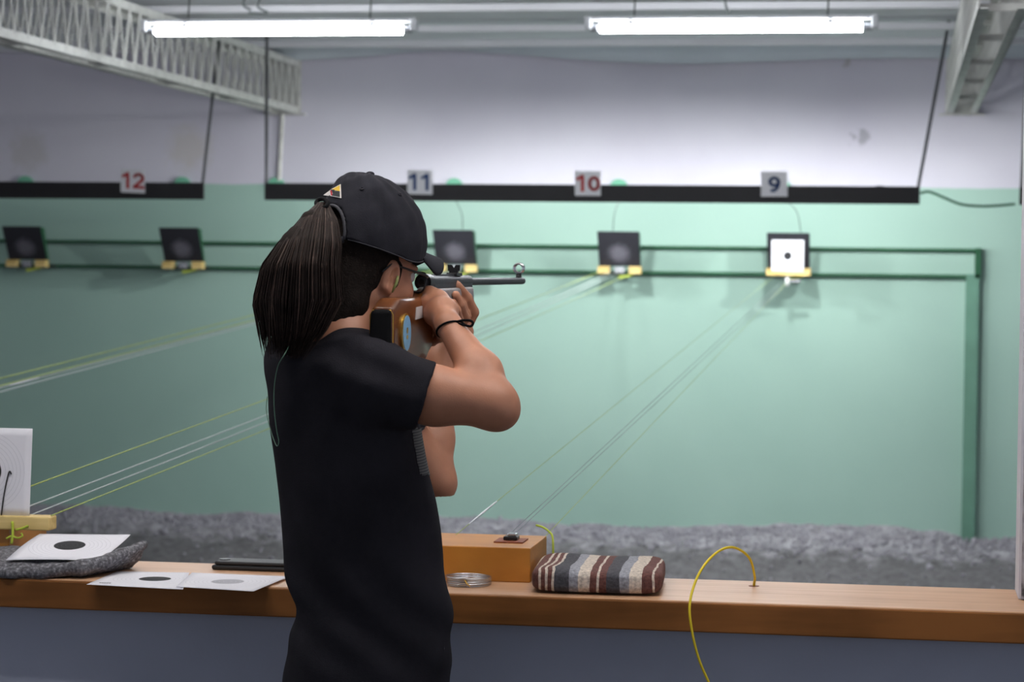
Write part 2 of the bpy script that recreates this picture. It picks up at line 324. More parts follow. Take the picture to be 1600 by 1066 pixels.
# signed distance fields -> one continuous mesh (surface nets)
class SDF:
    def __init__(s, lo, hi, h):
        s.lo = np.array(lo, float); s.h = h; n = np.ceil((np.array(hi)-s.lo)/h).astype(int)+1; s.n = n
        s.v = np.full(n, 1.0, np.float32); s.ax = [s.lo[i]+h*np.arange(n[i]) for i in range(3)]
    def win(s, lo, hi):
        a = np.maximum(0, np.floor((np.array(lo)-s.lo)/s.h).astype(int)); b = np.minimum(s.n, np.ceil((np.array(hi)-s.lo)/s.h).astype(int)+1)
        return tuple(slice(a[i], max(a[i], b[i])) for i in range(3))
    def pts(s, w): return s.ax[0][w[0]][:, None, None], s.ax[1][w[1]][None, :, None], s.ax[2][w[2]][None, None, :]
    def comb(s, w, d, k, sub=False):
        a = s.v[w]; d = d.astype(np.float32)
        if sub: d = -d; h = np.maximum(k-np.abs(a-d), 0)/max(k, 1e-6); s.v[w] = np.maximum(a, d)+h*h*k*.25
        else: h = np.maximum(k-np.abs(a-d), 0)/max(k, 1e-6); s.v[w] = np.minimum(a, d)-h*h*k*.25
    def cone(s, a, b, ra, rb, k=.01, sub=False, cut=None):
        a, b = np.array(a, float), np.array(b, float); pad = max(ra, rb)+k+.02
        w = s.win(np.minimum(a, b)-pad, np.maximum(a, b)+pad); X, Y, Z = s.pts(w); ab = b-a
        t = np.clip(((X-a[0])*ab[0]+(Y-a[1])*ab[1]+(Z-a[2])*ab[2])/(ab @ ab + 1e-12), 0, 1)
        d = np.sqrt((X-a[0]-ab[0]*t)**2+(Y-a[1]-ab[1]*t)**2+(Z-a[2]-ab[2]*t)**2)-(ra+(rb-ra)*t)
        if cut is not None:
            p, n = cut; d = np.maximum(d, (X-p[0])*n[0]+(Y-p[1])*n[1]+(Z-p[2])*n[2])
        s.comb(w, d, k, sub)
    def chain(s, pts, rs, k=.01):
        for i in range(len(pts)-1): s.cone(pts[i], pts[i+1], rs[i], rs[i+1], k)
    def ell(s, c, r, ax=np.eye(3), k=.01, sub=False, cut=None):
        c, r = np.array(c, float), np.array(r, float); pad = r.max()+k+.02; w = s.win(c-pad, c+pad); X, Y, Z = s.pts(w)
        q = [((X-c[0])*ax[i][0]+(Y-c[1])*ax[i][1]+(Z-c[2])*ax[i][2]) for i in range(3)]
        k0 = np.sqrt(sum((q[i]/r[i])**2 for i in range(3))); k1 = np.sqrt(sum((q[i]/r[i]**2)**2 for i in range(3)))+1e-9
        d = k0*(k0-1)/k1
        if cut is not None:
            for p, n in cut: d = np.maximum(d, (X-p[0])*n[0]+(Y-p[1])*n[1]+(Z-p[2])*n[2])
        s.comb(w, d, k, sub)
    def mesh(s, name, relax=1):
        v = s.v; ins = v < 0; n = s.n
        cnt = np.zeros(n-1, np.int8)
        for i in (0, 1):
            for j in (0, 1):
                for l in (0, 1): cnt += ins[i:n[0]-1+i, j:n[1]-1+j, l:n[2]-1+l]
        act = np.argwhere((cnt > 0) & (cnt < 8)); idm = np.full(n-1, -1, np.int32); idm[tuple(act.T)] = np.arange(len(act))
        acc = np.zeros((len(act), 3)); c = np.zeros(len(act))
        cor = [(i, j, l) for i in (0, 1) for j in (0, 1) for l in (0, 1)]
        for p in cor:
            for a in range(3):
                if p[a] == 0:
                    q = list(p); q[a] = 1; ip = act+np.array(p); iq = act+np.array(q)
                    vp = v[tuple(ip.T)]; vq = v[tuple(iq.T)]; m = (vp < 0) != (vq < 0); t = np.where(m, vp/(vp-vq+1e-12), 0)
                    acc += m[:, None]*(np.array(p)+t[:, None]*(np.array(q)-np.array(p))); c += m
        V = s.lo+s.h*(act+acc/np.maximum(c, 1)[:, None]); Q = []
        for a in range(3):
            u, w_ = (a+1) % 3, (a+2) % 3; sl0 = [slice(None)]*3; sl1 = [slice(None)]*3; sl0[a] = slice(0, -1); sl1[a] = slice(1, None)
            ch = np.argwhere(ins[tuple(sl0)] != ins[tuple(sl1)]); ch = ch[(ch[:, u] > 0) & (ch[:, w_] > 0) & (ch[:, u] < n[u]-1) & (ch[:, w_] < n[w_]-1)]
            eu = np.zeros(3, int); eu[u] = 1; ew = np.zeros(3, int); ew[w_] = 1
            f = np.stack([idm[tuple((ch-eu-ew).T)], idm[tuple((ch-ew).T)], idm[tuple(ch.T)], idm[tuple((ch-eu).T)]], 1)
            fl = ~ins[tuple(ch.T)]; f[fl] = f[fl][:, ::-1]; Q.append(f)
        Q = np.concatenate(Q); Q = Q[(Q >= 0).all(1)]
        for _ in range(relax):                                         # light Laplacian relaxation
            sm = np.zeros_like(V); ct = np.zeros(len(V))
            for a in range(4):
                np.add.at(sm, Q[:, a], V[Q[:, (a+1) % 4]]+V[Q[:, a-1]]); np.add.at(ct, Q[:, a], 2)
            V = V*.5+.5*sm/np.maximum(ct, 1)[:, None]
        me = bpy.data.meshes.new(name); me.vertices.add(len(V)); me.vertices.foreach_set('co', V.ravel())
        me.loops.add(Q.size); me.loops.foreach_set('vertex_index', Q.ravel().astype(np.int32)); me.polygons.add(len(Q))
        me.polygons.foreach_set('loop_start', np.arange(0, Q.size, 4, dtype=np.int32)); me.update(calc_edges=True); me.validate()
        return smooth(me)

# ------------------------------------------------------------------ the setting
YW = 14.4; XL, XR = -7.2, 3.0
def struct(name, o): return tag(o, kind='structure')
tag(MB().box((XL, YW, -.5), (XR, YW+.15, 2.95)).build('wall_back', 'end_wall'), kind='structure')
tag(MB().box((XL-.15, 4.95, -.5), (XL, YW, 2.95)).build('wall_left', 'white_wall'), kind='structure')
tag(MB().box((XR, 4.95, -.5), (XR+.15, YW, 2.95)).build('wall_right', 'white_wall'), kind='structure')
tag(MB().box((XL, -2.5, -.12), (XR, 4.64, 0)).build('floor', 'floor'), kind='structure')
ceil = tag(bpy.data.objects.new('ceiling', None), kind='structure'); COL.objects.link(ceil); ceil.location = (0, 0, 2.80)
y = -2.5; i = 0
pm = MB().prism([(XL, 0, .0), (XL, 1.05, -.035), (XL, 1.05, -.02), (XL, 0, .02)], (XR-XL, 0, 0)).mesh('roof_sheet')   # overlapping ceiling sheets
ybase = -2.35
while ybase < 14.2:
    link('roof_sheet', pm, 'ceiling', ceil, (0, ybase, 0)); ybase += 0.985
bmz = MB().box((XL, -.035, -.075), (XR, .035, -.04)).mesh('purlin')
for yb_ in (9.6, 10.7, 11.76, 12.8, 13.65): link('purlin', bmz, 'ceiling', ceil, (0, yb_, 0))
# sagging metal lip where the ceiling sheet meets the wall
edge = [(455, 92), (560, 86), (640, 79), (700, 76), (770, 80), (850, 86), (930, 92), (1010, 96), (1090, 97), (1200, 93), (1300, 89), (1400, 88), (1480, 88), (1560, 88)]
ex = np.array([atY(a, b, 14.34) for a, b in edge]); xs = np.linspace(-3.85, 1.2, 80); zb = np.interp(xs, ex[:, 0], ex[:, 2])
Pg = np.stack([np.stack([xs, np.full(80, yy), zz], 1) for yy, zz in ((13.9, np.full(80, 2.80)), (14.2, zb*.35+2.79*.65), (14.34, zb), (14.345, zb-.012))], 1)
o = link('trim_1', grid_mesh('trim_1', Pg), 'lip'); solidify(o, .004); tag(o, kind='structure')
# half wall under the counter
tag(MB().box((XL, 4.66, -.3), (2.2, 4.9, .728)).build('wall_front', 'navy_panel'), kind='structure')
col = tag(MB().box((.243, 4.80, .791), (.75, 4.945, 2.76)).build('wall_partition', 'column'), kind='structure')
tag(MB().box((.248, 4.79, .792), (.75, 4.80, 2.76)).build('plaster_face', 'rough_plaster', None), None)
pf = bpy.data.objects['plaster_face']; child(pf, col)
# range ground: gravel rising into a low bank at the end wall
xs = np.linspace(XL, XR, 360); ys = np.concatenate([np.linspace(4.9, 10.5, 20), np.linspace(10.6, 14.42, 190)])
X, Y = np.meshgrid(xs, ys, indexing='ij')
def vnoise(x, y, s, seed):
    r = np.random.default_rng(seed); T = r.random((64, 64)); u = x*s; v = y*s; i = np.floor(u).astype(int); j = np.floor(v).astype(int); a = u-i; b = v-j
    a = a*a*(3-2*a); b = b*b*(3-2*b); g = lambda p, q: T[p % 64, q % 64]
    return (g(i, j)*(1-a)+g(i+1, j)*a)*(1-b)+(g(i, j+1)*(1-a)+g(i+1, j+1)*a)*b
bank = np.clip((Y-13.3)/1.1, 0, 1); nn = vnoise(X, Y, 2, 1)*.6+vnoise(X, Y, 7, 2)*.3+vnoise(X, Y, 19, 3)*.18
Zg = -.34+.205*bank**1.1+(nn-.54)*(.05+.05*bank)
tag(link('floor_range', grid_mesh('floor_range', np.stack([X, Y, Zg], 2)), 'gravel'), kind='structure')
V = []; Fc = []; base = bmesh.new(); bmesh.ops.create_icosphere(base, subdivisions=1, radius=1); bv = np.array([v.co[:] for v in base.verts]); bf = [[v.index for v in f.verts] for f in base.faces]; base.free()
for i in range(5200):
    x = rng.uniform(-5.9, 1.6); yy = 14.36-abs(rng.normal(0, .22)) if i % 5 else rng.uniform(11.2, 14.3)
    if yy < 11: yy = 13
    s = rng.uniform(.005, .013)*(1.0 if i % 37 else 1.9); zz = np.interp(np.clip((yy-13.3)/1.1, 0, 1), [0, 1], [-.34, -.135])+float(((vnoise(np.array(x), np.array(yy), 2, 1)*.6+vnoise(np.array(x), np.array(yy), 7, 2)*.3+.09)-.54)*.08)
    n0 = len(V); q = bv*(s*rng.uniform(.6, 1.2, 3))*(1+.25*rng.standard_normal((len(bv), 1)).clip(-1, 1)); V += (q+np.array([x, yy, zz+s*.3])).tolist(); Fc += [[n0+a for a in f] for f in bf]
me = bpy.data.meshes.new('gravel_stones'); me.from_pydata(V, [], Fc)
tag(link('gravel_stones', me, 'pebble'), 'loose grey gravel heaped along the foot of the green wall', 'gravel', kind='stuff')
p = atZ(1345, 838, -.22); p[1] = min(p[1], 14.2)
me = MB().sph((0, 0, 0), .035, 2, (1.1, .8, .6)).mesh('ochre_rock')
for v in me.vertices: v.co *= 1+.3*math.sin(v.index*2.3)
tag(link('ochre_rock', me, 'rock', None, (p[0], p[1], -.2)), 'small ochre clod lying on the grey gravel bank', 'rock')

# ------------------------------------------------------------------ counter plank
cpl = empty('counter_plank', (-2.5, 4.78, .73), 'long thick wooden plank topping the blue-grey half wall', 'counter')
child(MB().box((XL, 4.622, .732), (2.2, 4.95, .79), .003).build('top_board', 'bench'), cpl)
fa = MB().box((XL, 4.61, .73), (2.2, 4.6215, .7885), .003).build('front_edge', 'bench_edge'); child(fa, cpl); fa['label'] = 'dark brown front edge'

# ------------------------------------------------------------------ lattice girders under the ceiling
def girder(x0, width, y0, y1, label):
    g = empty('lattice_girder', (x0, y1, 2.40), label, 'girder', 'white lattice girders under the ceiling')
    H = .29; L = y1-y0; wx = width
    for sx in (0, wx):
        for z in (0, H):
            s = 1 if sx == 0 else -1
            b = MB().box((sx-.003, -L, z-.02), (sx+.003, 0, z+.02)); b.box((min(sx, sx+s*.034), -L, z-(.02 if z == 0 else -.014)), (max(sx, sx+s*.034), 0, z-(.014 if z == 0 else -.02)))
            b.build('chord', 'white_steel', g)
    web = None
    n = int(L/.16); bm_a = MB().cyl((0, 0, .01), (0, -.08, H-.01), .0055, seg=6).mesh('web_bar'); bm_b = MB().cyl((0, -.08, H-.01), (0, -.16, .01), .0055, seg=6).mesh('web_bar')
    rung = MB().box((0, -.008, -.018), (wx, .008, -.012)).box((0, .002, -.018), (wx, .008, .01)).mesh('cross_bar')
    for q in range(n):
        for sx in (0, wx):
            link('web_bar', bm_a, 'white_steel', g, (sx, -q*.16-.02, 0)); link('web_bar', bm_b, 'white_steel', g, (sx, -q*.16-.02, 0))
        if q % 7 == 0:
            link('cross_bar', rung, 'white_steel', g, (0, -q*.16-.1, 0)); link('cross_bar', rung, 'white_steel', g, (0, -q*.16-.1, H))
    MB().box((-.012, -.012, -.03), (wx+.012, -.004, H+.03)).box((-.05, -.06, -.03), (wx+.05, 0, -.022)).build('end_plate', 'white_steel', g)
    return g
girder(-3.90, .16, 8.6, YW, 'white lattice girder ending above the green wall between boards twelve and eleven')
girder(.26, .17, 8.6, YW, 'white lattice girder seen from below beside the plastered partition column')

# ------------------------------------------------------------------ fluorescent fixtures
def fixture(x0, Y, z, L, tubemat, label, group, cords=True, name='fluorescent_light', bw=.024):
    g = empty(name, (x0+L/2, Y, z), label, 'light', group); h = L/2
    MB().box((-h+.02, -bw, .030), (h-.02, bw, .048), .006).build('batten', 'white_plastic', g)
    MB().cyl((-h+.07, 0, -.004), (h-.07, 0, -.004), .021, seg=16).build('tube', tubemat, g, sm=False)
    for s in (-1, 1):
        e = MB().box((s*h-.03 if s > 0 else -h, -.034, -.012), (h if s > 0 else -h+.03, .034, .05), .008).build('end_cap', 'white_plastic', g)
        MB().cyl((s*(h-.06), 0, -.004), (s*(h-.025), 0, -.004), .016, seg=12).build('lamp_holder', 'grey_metal', g)
        MB().box((s*h*.68-.012, -.026, .008), (s*h*.68+.012, .026, .026)).build('clip', 'white_plastic', g)
        if cords: MB().tube([(s*h*.66, 0, .048), (s*h*.66+.004, .01, .16), (s*h*.66, 0, 2.79-z)], .004, 6).build('hanging_cord', 'cable', g)
    return g
fixture(-3.511, 10.6, 2.522, 1.311, 'tube_ceiling', 'lit fluorescent tube light hanging beside the lattice girder by board twelve', 'ceiling tube lights')
fixture(-1.427, 10.6, 2.524, 1.311, 'tube_ceiling', 'lit fluorescent tube light hanging above boards ten and nine', 'ceiling tube lights')
for x in (-2.0, -.35): fixture(x, 5.3, 2.50, 1.311, 'tube_firing', 'fluorescent tube light hanging over the firing counter', 'tube lights over the counter')
for x in (-2.25, -.85): fixture(x, 4.05, 2.50, 1.311, 'tube_shooter', 'fluorescent tube light hanging above the shooter', 'tube lights above the shooter')
for a, b in (((395, -25), [(395, -25), (380, 5), (392, 16)]), ((420, -20), [(418, -20), (402, 8), (418, 20), (388, 20)]), ((1132, -25), [(1132, -25), (1134, 8), (1139, 20)])):
    tag(MB().tube(spline([atY(q[0], q[1], 11.2) for q in b], 8), .006, 6).build('loose_cable', 'cable'), {395: 'short loose dark cable end drooping above the tube light by the girder', 420: 'forked loose dark cable dangling above the tube light by the girder', 1132: 'short dark cable curling down above the tube light over board ten'}[a[0]], 'cable')

# ------------------------------------------------------------------ black valance boards, rods, number signs, hidden lamps
YB = 12.9
for x in (-3.4, -1.3): fixture(x, 7.9, 2.522, 1.311, 'tube_ceiling', 'added unseen fluorescent tube light hanging midway between the counter and the targets', 'added fill tube lights midway down the range')  # added row above the view, extra light for ceiling, wall and ground
def valance(x0, x1, label, rods):
    g = empty('valance_board', ((x0+x1)/2, YB, 1.797), label, 'board', 'black boards hanging in front of the end wall'); h = (x1-x0)/2
    MB().box((-h, 0, 0), (h, .018, .096), .002).build('panel', 'black_board', g)
    MB().box((-h, .018, .078), (h, .30, .092)).build('lamp_shelf', 'black_board', g) if False else None
    for (xa, xb) in rods:
        MB().cyl((xa-(x0+x1)/2, .009, .09), (xb-(x0+x1)/2, .009, 2.79-1.797), .009, seg=8).build('hanging_rod', 'rod', g)
    return g
valance(-6.9, -3.904, 'unlit black hanging board carrying the red number twelve', [(-3.912, -3.812), (-6.6, -6.6)])
valance(-3.549, .095, 'long black hanging board carrying numbers eleven, ten and nine', [(-3.54, -3.545), (.085, .235)])
valance(.62, 2.6, 'black hanging board mostly hidden behind the partition column', [(.63, .655), (2.5, 2.5)])
def bulb_lamp(x, label):
    g = empty('bulb_lamp', (x, YB+.02, 1.847), label, 'lamp', 'bulbs behind the long black board')
    MB().box((-.02, -.002, -.01), (.02, .004, .05)).cyl((0, 0, .043), (0, .135, .043), .007, seg=8).build('bracket', 'black_board', g)
    MB().cyl((0, .135, .026), (0, .135, .046), .014, seg=14).build('socket', 'white_plastic', g)
    MB().cyl((0, .135, .033), (0, .135, .044), .128, .10, 28).build('shade', 'white_plastic', g)
    MB().sph((0, .135, 0), .027, 3).build('bulb', 'bulb_valance', g, sm=True)
for x, wd_ in ((-2.66, 'eleven'), (-1.69, 'ten'), (-.67, 'nine')): bulb_lamp(x, 'lit bulb behind the black board at number %s' % wd_)
bulb_lamp(-.12, 'lit bulb behind the end of the long black board by its slanting rod')
bpy.context.view_layer.update()
tag(MB().tube(spline([atY(x, y, 12.915) for x, y in ((1438, 302), (1452, 300), (1475, 309), (1500, 319), (1525, 322), (1550, 322), (1586, 319))], 8), .007, 6).build('power_cable', 'green_steel'), 'sagging green cable strung between two black boards', 'cable')
def arc(cx_, cz_, rx, rz, a0, a1, n=14): return [(cx_+rx*math.cos(math.radians(a0+(a1-a0)*i/(n-1))), cz_+rz*math.sin(math.radians(a0+(a1-a0)*i/(n-1)))) for i in range(n)]
GLYPH = {'1': [[(-.22, .26), (-.02, .40), (.08, .47)], [(.06, .44), (.06, -.44)]], '0': [arc(0, 0, .24, .36, 0, 360, 28)],
         '2': [arc(0, .19, .24, .23, 165, -35) + [(-.26, -.36)], [(-.28, -.37), (.3, -.37)]],
         '9': [arc(0, .15, .22, .22, 0, 360, 26), arc(-.10, .12, .33, .50, 8, -78, 12) + [(-.16, -.37)]]}
def text_mesh(txt, size, name):
    """bold numerals built from thick strokes, facing -Y"""
    b = MB(); adv = .68; hw = .088; x0 = -adv*(len(txt)-1)/2
    for q, chx in enumerate(txt):
        for st in GLYPH[chx]:
            for a, c in zip(st[:-1], st[1:]):
                a2, c2 = np.array(a), np.array(c); d = c2-a2; d = d/np.linalg.norm(d); n_ = np.array([-d[1], d[0]])*hw; e = d*hw*.45
                b.prism([((x0+q*adv+v[0])*size*1.12, 0, v[1]*size) for v in (a2-e-n_, c2+e-n_, c2+e+n_, a2-e+n_)], (0, -.0015, 0))
    return b.mesh(name)
for txt, x, z, col_, tilt, lab in (('12', -4.316, 1.90, 'sign_red', .10, 'white plate with red number twelve'), ('11', -2.651, 1.901, 'sign_blue', .04, 'white plate with blue number eleven'), ('10', -1.708, 1.899, 'sign_red', .0, 'white plate with red number ten'), ('9', -.686, 1.901, 'sign_blue', -.02, 'white plate with blue number nine')):
    g = empty('number_sign', (x, YB-.016, z), lab + ' on the black board', 'sign', 'lane number signs')
    MB().box((-.072, -.004, -.068), (.072, 0, .068), .002).build('plate', 'sign_white', g)
    t = link('numeral', text_mesh(txt, .092, 'numeral'), col_, g, (0, -.0052, 0)); g.rotation_euler = (.14, tilt*.4, 0)

# painted green half discs and conduit on the end wall
for i, (px, py) in enumerate(((40, 276), (285, 276), (432, 276), (710, 282), (967, 284), (1222, 284))):
    p = atY(px, py, YW-.01); g = MB().cyl((0, -.012, 0), (0, .012, 0), .055, seg=24).build('wall_disc', 'green_paint', None, (p[0], YW-.012, 1.925))
    tag(g, 'round green disc on the end wall at the top edge of the green paint', 'disc', 'green discs along the paint line')
p = atY(437, 175, YW-.02); tag(MB().cyl((p[0], YW-.02, 1.96), (p[0]+.02, YW-.02, 2.42), .014, seg=10).build('conduit_pipe', 'white_steel'), 'thin grey pipe running down the white wall from the girder end', 'pipe')

# ------------------------------------------------------------------ rail frame, pellet traps
g = empty('rail_frame', (.44, 14.12, -.3), 'dark green steel frame with two long rails and an end post', 'frame')
for z in (1.564, 1.408): child(MB().box((-7.0, 14.34, z-.009), (.468, 14.385, z+.009)).build('rail', 'green_steel'), g)
child(MB().box((.437, 14.33, 1.396), (.470, 14.39, 1.577)).build('end_bracket', 'green_steel'), g)
child(MB().box((.385, 14.33, -.3), (.462, 14.39, 1.42)).build('post', 'green_post'), g)
LANES = {13: -5.375, 12: -4.365, 11: -2.656, 10: -1.659, 9: -.655}
LANES = {k_: v_*14.12/14.02 for k_, v_ in LANES.items()}
TZ = 1.445; TY = 14.12
def trap(x, label, first):
    if first is not None:
        g = copy_tree(first); g.location = (x, TY, TZ); g['label'] = label; return g
    g = empty('pellet_trap', (x, TY, TZ), label, 'pellet trap', 'pellet traps on the rails')
    hw = .125
    MB().prism([(-hw, 0, 0), (-hw, -.125, .205), (-hw, -.121, .208), (-hw, .005, 0)], (2*hw, 0, 0)).build('deflector_plate', 'trap_plate', g)
    for s in (-1, 1): MB().prism([(s*hw, 0, 0), (s*hw, -.121, .205), (s*hw, -.05, .2), (s*hw, .04, -.02)], (s*-.004, 0, 0)).build('side_cheek', 'green_steel', g)
    MB().box((-hw, .0, -.05), (hw, .06, -.044)).build('tray', 'trap_black', g)
    for s in (-1, 1): MB().box((s*.09-.012, .02, -.044), (s*.09+.012, .222, -.032)).build('mounting_arm', 'trap_black', g)
    MB().box((-.03, -.03, -.045), (.03, .01, -.004), .004).build('bracket', 'grey_metal', g)
    for s in (-1, 1): MB().box((s*.095-.036, -.045, -.047), (s*.095+.036, .02, .0), .004).build('wood_block', 'pale_wood', g)
    MB().cyl((.0, -.05, -.03), (.0, -.03, -.03), .012, seg=12).build('bolt', 'zinc', g)
    MB().prism([(-.01, -.02, -.06), (.085, -.02, -.047), (.085, -.02, -.055), (.0, -.02, -.075)], (0, .02, 0)).build('pull_tab', 'lime_cord', g)
    return g
t0 = trap(LANES[13], 'unlit black pellet trap on the rails, the one farthest beyond sign twelve', None)
trap(LANES[12], 'unlit black pellet trap on the rails below number sign twelve', t0)
trap(LANES[11], 'black pellet trap with grey lead splash below number sign eleven', t0)
trap(LANES[10], 'black pellet trap with grey lead splash below number sign ten', t0)
trap(LANES[9], 'black pellet trap behind the white target below number sign nine', t0)
for ln, pts in ((9, ((1233, 317), (1246, 333), (1252, 354))), (10, ((966, 316), (960, 335), (960, 355))), (11, ((713, 315), (722, 336), (726, 353)))):
    tag(MB().tube(spline([atY(pts[0][0], pts[0][1], 12.916), atY(pts[1][0], pts[1][1], 13.4), (LANES[ln]+{9: .075, 10: -.03, 11: .06}[ln], TY-.122, TZ+.207)], 6), .0022, 6).build('thin_wire', 'cable'), {9: 'thin dark wire above the pellet trap that holds the white target', 10: 'thin dark wire above the pellet trap below sign ten', 11: 'thin dark wire above the pellet trap below sign eleven'}[ln], 'wire')
# carrier and paper at lane 9
g = empty('target_carrier', (LANES[9], TY-.12, TZ-.045), 'pale wooden target carrier holding the white paper below sign nine', 'carrier')
MB().box((-.125, -.02, 0), (.125, .02, .03), .003).build('clip_bar', 'pale_wood', g)
MB().cyl((-.01, -.01, -.035), (.01, -.01, -.035), .028, seg=16).build('pulley', 'white_plastic', g)
MB().box((.01, -.02, -.04), (.075, 0, -.022), .003).build('hook', 'zinc', g)
def paper_obj(name, P00, P10, P11, P01, label, m='paper', bow=0., dotoff=(.5, .5), thick=.0004, group='paper targets', mark=None):
    """sheet spanned by four world corners; object frame lies in the sheet with its origin at the bull"""
    c = [np.array(v, float) for v in (P00, P10, P11, P01)]
    bil = lambda u, v: (c[0]*(1-u)+c[1]*u)*(1-v)+(c[3]*(1-u)+c[2]*u)*v
    o0 = bil(*dotoff); ex = bil(1, dotoff[1])-bil(0, dotoff[1]); ex /= np.linalg.norm(ex); ey = bil(dotoff[0], 1)-bil(dotoff[0], 0); ey -= ex*(ex @ ey); ey /= np.linalg.norm(ey); ez = np.cross(ex, ey)
    N = 12; P = np.zeros((N, N, 3))
    for i in range(N):
        for j in range(N):
            u, v = i/(N-1), j/(N-1); q = bil(u, v)-o0; P[i, j] = (q @ ex, q @ ey, q @ ez + bow*(1-(2*u-1)**2) + .004*math.sin(3*v+2*u)*bool(bow))
    o = link(name, grid_mesh(name, P), m); o.matrix_world = Matrix([[ex[i], ey[i], ez[i], o0[i]] for i in range(3)]+[[0, 0, 0, 1]])
    solidify(o, thick); tag(o, label, 'paper target', group)
    if mark:
        q = bil(*mark)-o0; b = MB()
        for r in range(5): b.box((q @ ex+r*.005, q @ ey-.002, q @ ez+.0012+max(bow, 0)*.6), (q @ ex+r*.005+.0036, q @ ey+.003, q @ ez+.0016+max(bow, 0)*.6))
        b.build('printed_mark', 'gun_black', o)
    return o
x = LANES[9]; yy = TY-.141
paper_obj('paper_target', (x-.095, yy, TZ-.02), (x+.095, yy, TZ-.02), (x+.095, yy, TZ+.165), (x-.095, yy, TZ+.165), 'white paper target with black bull held in the carrier below sign nine', m='paper_small')

# ------------------------------------------------------------------ strings running from the counter to the traps
def string(a, b, sag, r, m, label, group, n=40):
    a, b = np.array(a), np.array(b); t = np.linspace(0, 1, n)[:, None]
    P = a*(1-t)+b*t; P[:, 2] -= (sag*4*t*(1-t))[:, 0]
    return tag(MB().tube(P, r, 6).build('string', m, sm=True), label, 'string', group)
T9 = np.array([LANES[9], TY-.14, TZ-.05]); T10 = np.array([LANES[10], TY-.038, TZ-.03]); T11 = np.array([LANES[11], TY-.038, TZ-.03])
g9, g10, g11 = 'strings of lane 9', 'strings of lane 10', 'strings of lane 11'
string(atZ(712, 836, .862), T9+[-.07, 0, .01], .0, .0008, 'lime_string', 'pale yellow string from behind the counter box to target nine, beside the shooter', g9)
string((-.812, 4.93, .876), T9+[-.01, 0, -.01], .0, .0008, 'grey_string', 'thin grey string rising from the black clip on the counter box', g9)
string((-.802, 4.93, .876), T9+[.01, 0, -.02], .0, .0008, 'grey_string', 'thin grey string rising from the black clip on the counter box', g9)
string((-.750, 5.031, .862), T9+[.04, .01, .01], .0, .0008, 'lime_string', 'thin lime string from the corner of the counter box beside the striped cushion', g9)
string(atY(35, 764.6, 4.857), T10+[-.07, 0, .015], .01, .0015, 'lime_string', 'yellow green string passing behind the upright target card toward trap ten', g10)
string(W(15, 803, 5.12), T10+[-.022, 0, .005], .02, .0016, 'white_string', 'white string stretched from the wooden clip toward trap ten', g10)
string(W(15, 818, 5.12), T10+[-.005, 0, -.008], .02, .0016, 'white_string', 'white string stretched from the wooden clip toward trap ten', g10)
string(W(80, 806, 5.11), T10+[.07, 0, -.01], .02, .0014, 'lime_string', 'yellow green string tied to the right end of the wooden clip bar', g10)
for px, py, d, m, off, lab in ((-1035, 838, 5.0, 'lime_string', (-.07, 0, .01), 'yellow green string sloping up to trap eleven, topmost of its bundle'), (-1035, 870, 5.0, 'lime_string', (-.02, 0, -.0), 'pale string sloping up to trap eleven, inside its bundle'), (-1035, 874, 5.0, 'white_string', (-.02, 0, -.01), 'pale string sloping up to trap eleven, inside its bundle'), (-1035, 888, 5.0, 'white_string', (.0, 0, -.01), 'white string sloping up to trap eleven, lowest of its bundle')):
    sa, sb_ = W(px, py, d), T11+np.array(off); sa = sa+(sb_-sa)*((5.03-sa[1])/(sb_[1]-sa[1])); sa[2] = min(sa[2], .861)    # leaves the back of its box
    string(sa, sb_, .0, .0022, m, lab, g11)
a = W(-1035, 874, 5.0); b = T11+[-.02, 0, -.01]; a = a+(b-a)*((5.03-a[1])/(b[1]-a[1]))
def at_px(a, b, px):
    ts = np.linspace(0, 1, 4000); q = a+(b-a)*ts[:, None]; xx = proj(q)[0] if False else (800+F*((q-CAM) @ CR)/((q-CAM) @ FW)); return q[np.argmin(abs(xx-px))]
tag(MB().tube([at_px(a, b, 15), at_px(a, b, 35), at_px(a, b, 60)], [.003, .0045, .003], 8).build('string_glint', 'white_plastic'), 'short white modelled glint on the strings of trap eleven', 'glint')  # glint on the strings, modelled as a short white tube
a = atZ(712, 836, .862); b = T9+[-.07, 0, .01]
tag(MB().tube([at_px(a, b, 733), at_px(a, b, 755), at_px(a, b, 776)], [.0012, .0024, .0014], 8).build('string_glint', 'white_plastic'), 'short white modelled glint on the string behind the counter box', 'glint')  # highlight of this string, shaped as a thin white tube

# ------------------------------------------------------------------ things on the counter
CZ = .79
def station_box(x1, label, y0=4.805):
    g = empty('counter_box', (x1-.17, y0, CZ), label, 'box', 'wooden boxes on the counter')
    MB().box((-.17, 0, 0), (.17, .23, .072), .002).build('body', 'box_wood', g)
    MB().box((-.05, .075, .072), (.012, .15, .075)).build('base_plate', 'plate_red', g).location = (.13, 0, 0)
    c = MB().box((-.014, .10, .075), (.016, .135, .083), .002).build('clip', 'gun_black', g); c.location = (.11, 0, 0)
    l = MB().box((-.006, .105, .083), (.013, .13, .089), .002).build('lever', 'zinc', c)
    return g
station_box(-.748, 'wooden box with black clip on the counter, strings leading to target nine')
tag(MB().tube(spline([W(838, 821, 5.17), W(848, 824, 5.155), W(858, 831, 5.14), W(863.5, 841, 5.125), W(864.5, 873, 5.12)], 8), .0024, 8).build('cord_loop', 'lime_cord', sm=True), 'short lime cord looping over the corner of the wooden box', 'cord')
station_box(atY(14, 840, 4.86)[0], 'wooden box below the upright target card on the counter', 4.86)
g = empty('card_clip', W(30, 820, 5.12), 'pale wooden clip bar holding the upright target card above the wooden box', 'clip')
pa, pb = W(-60, 806, 5.10), W(80, 809, 5.10)
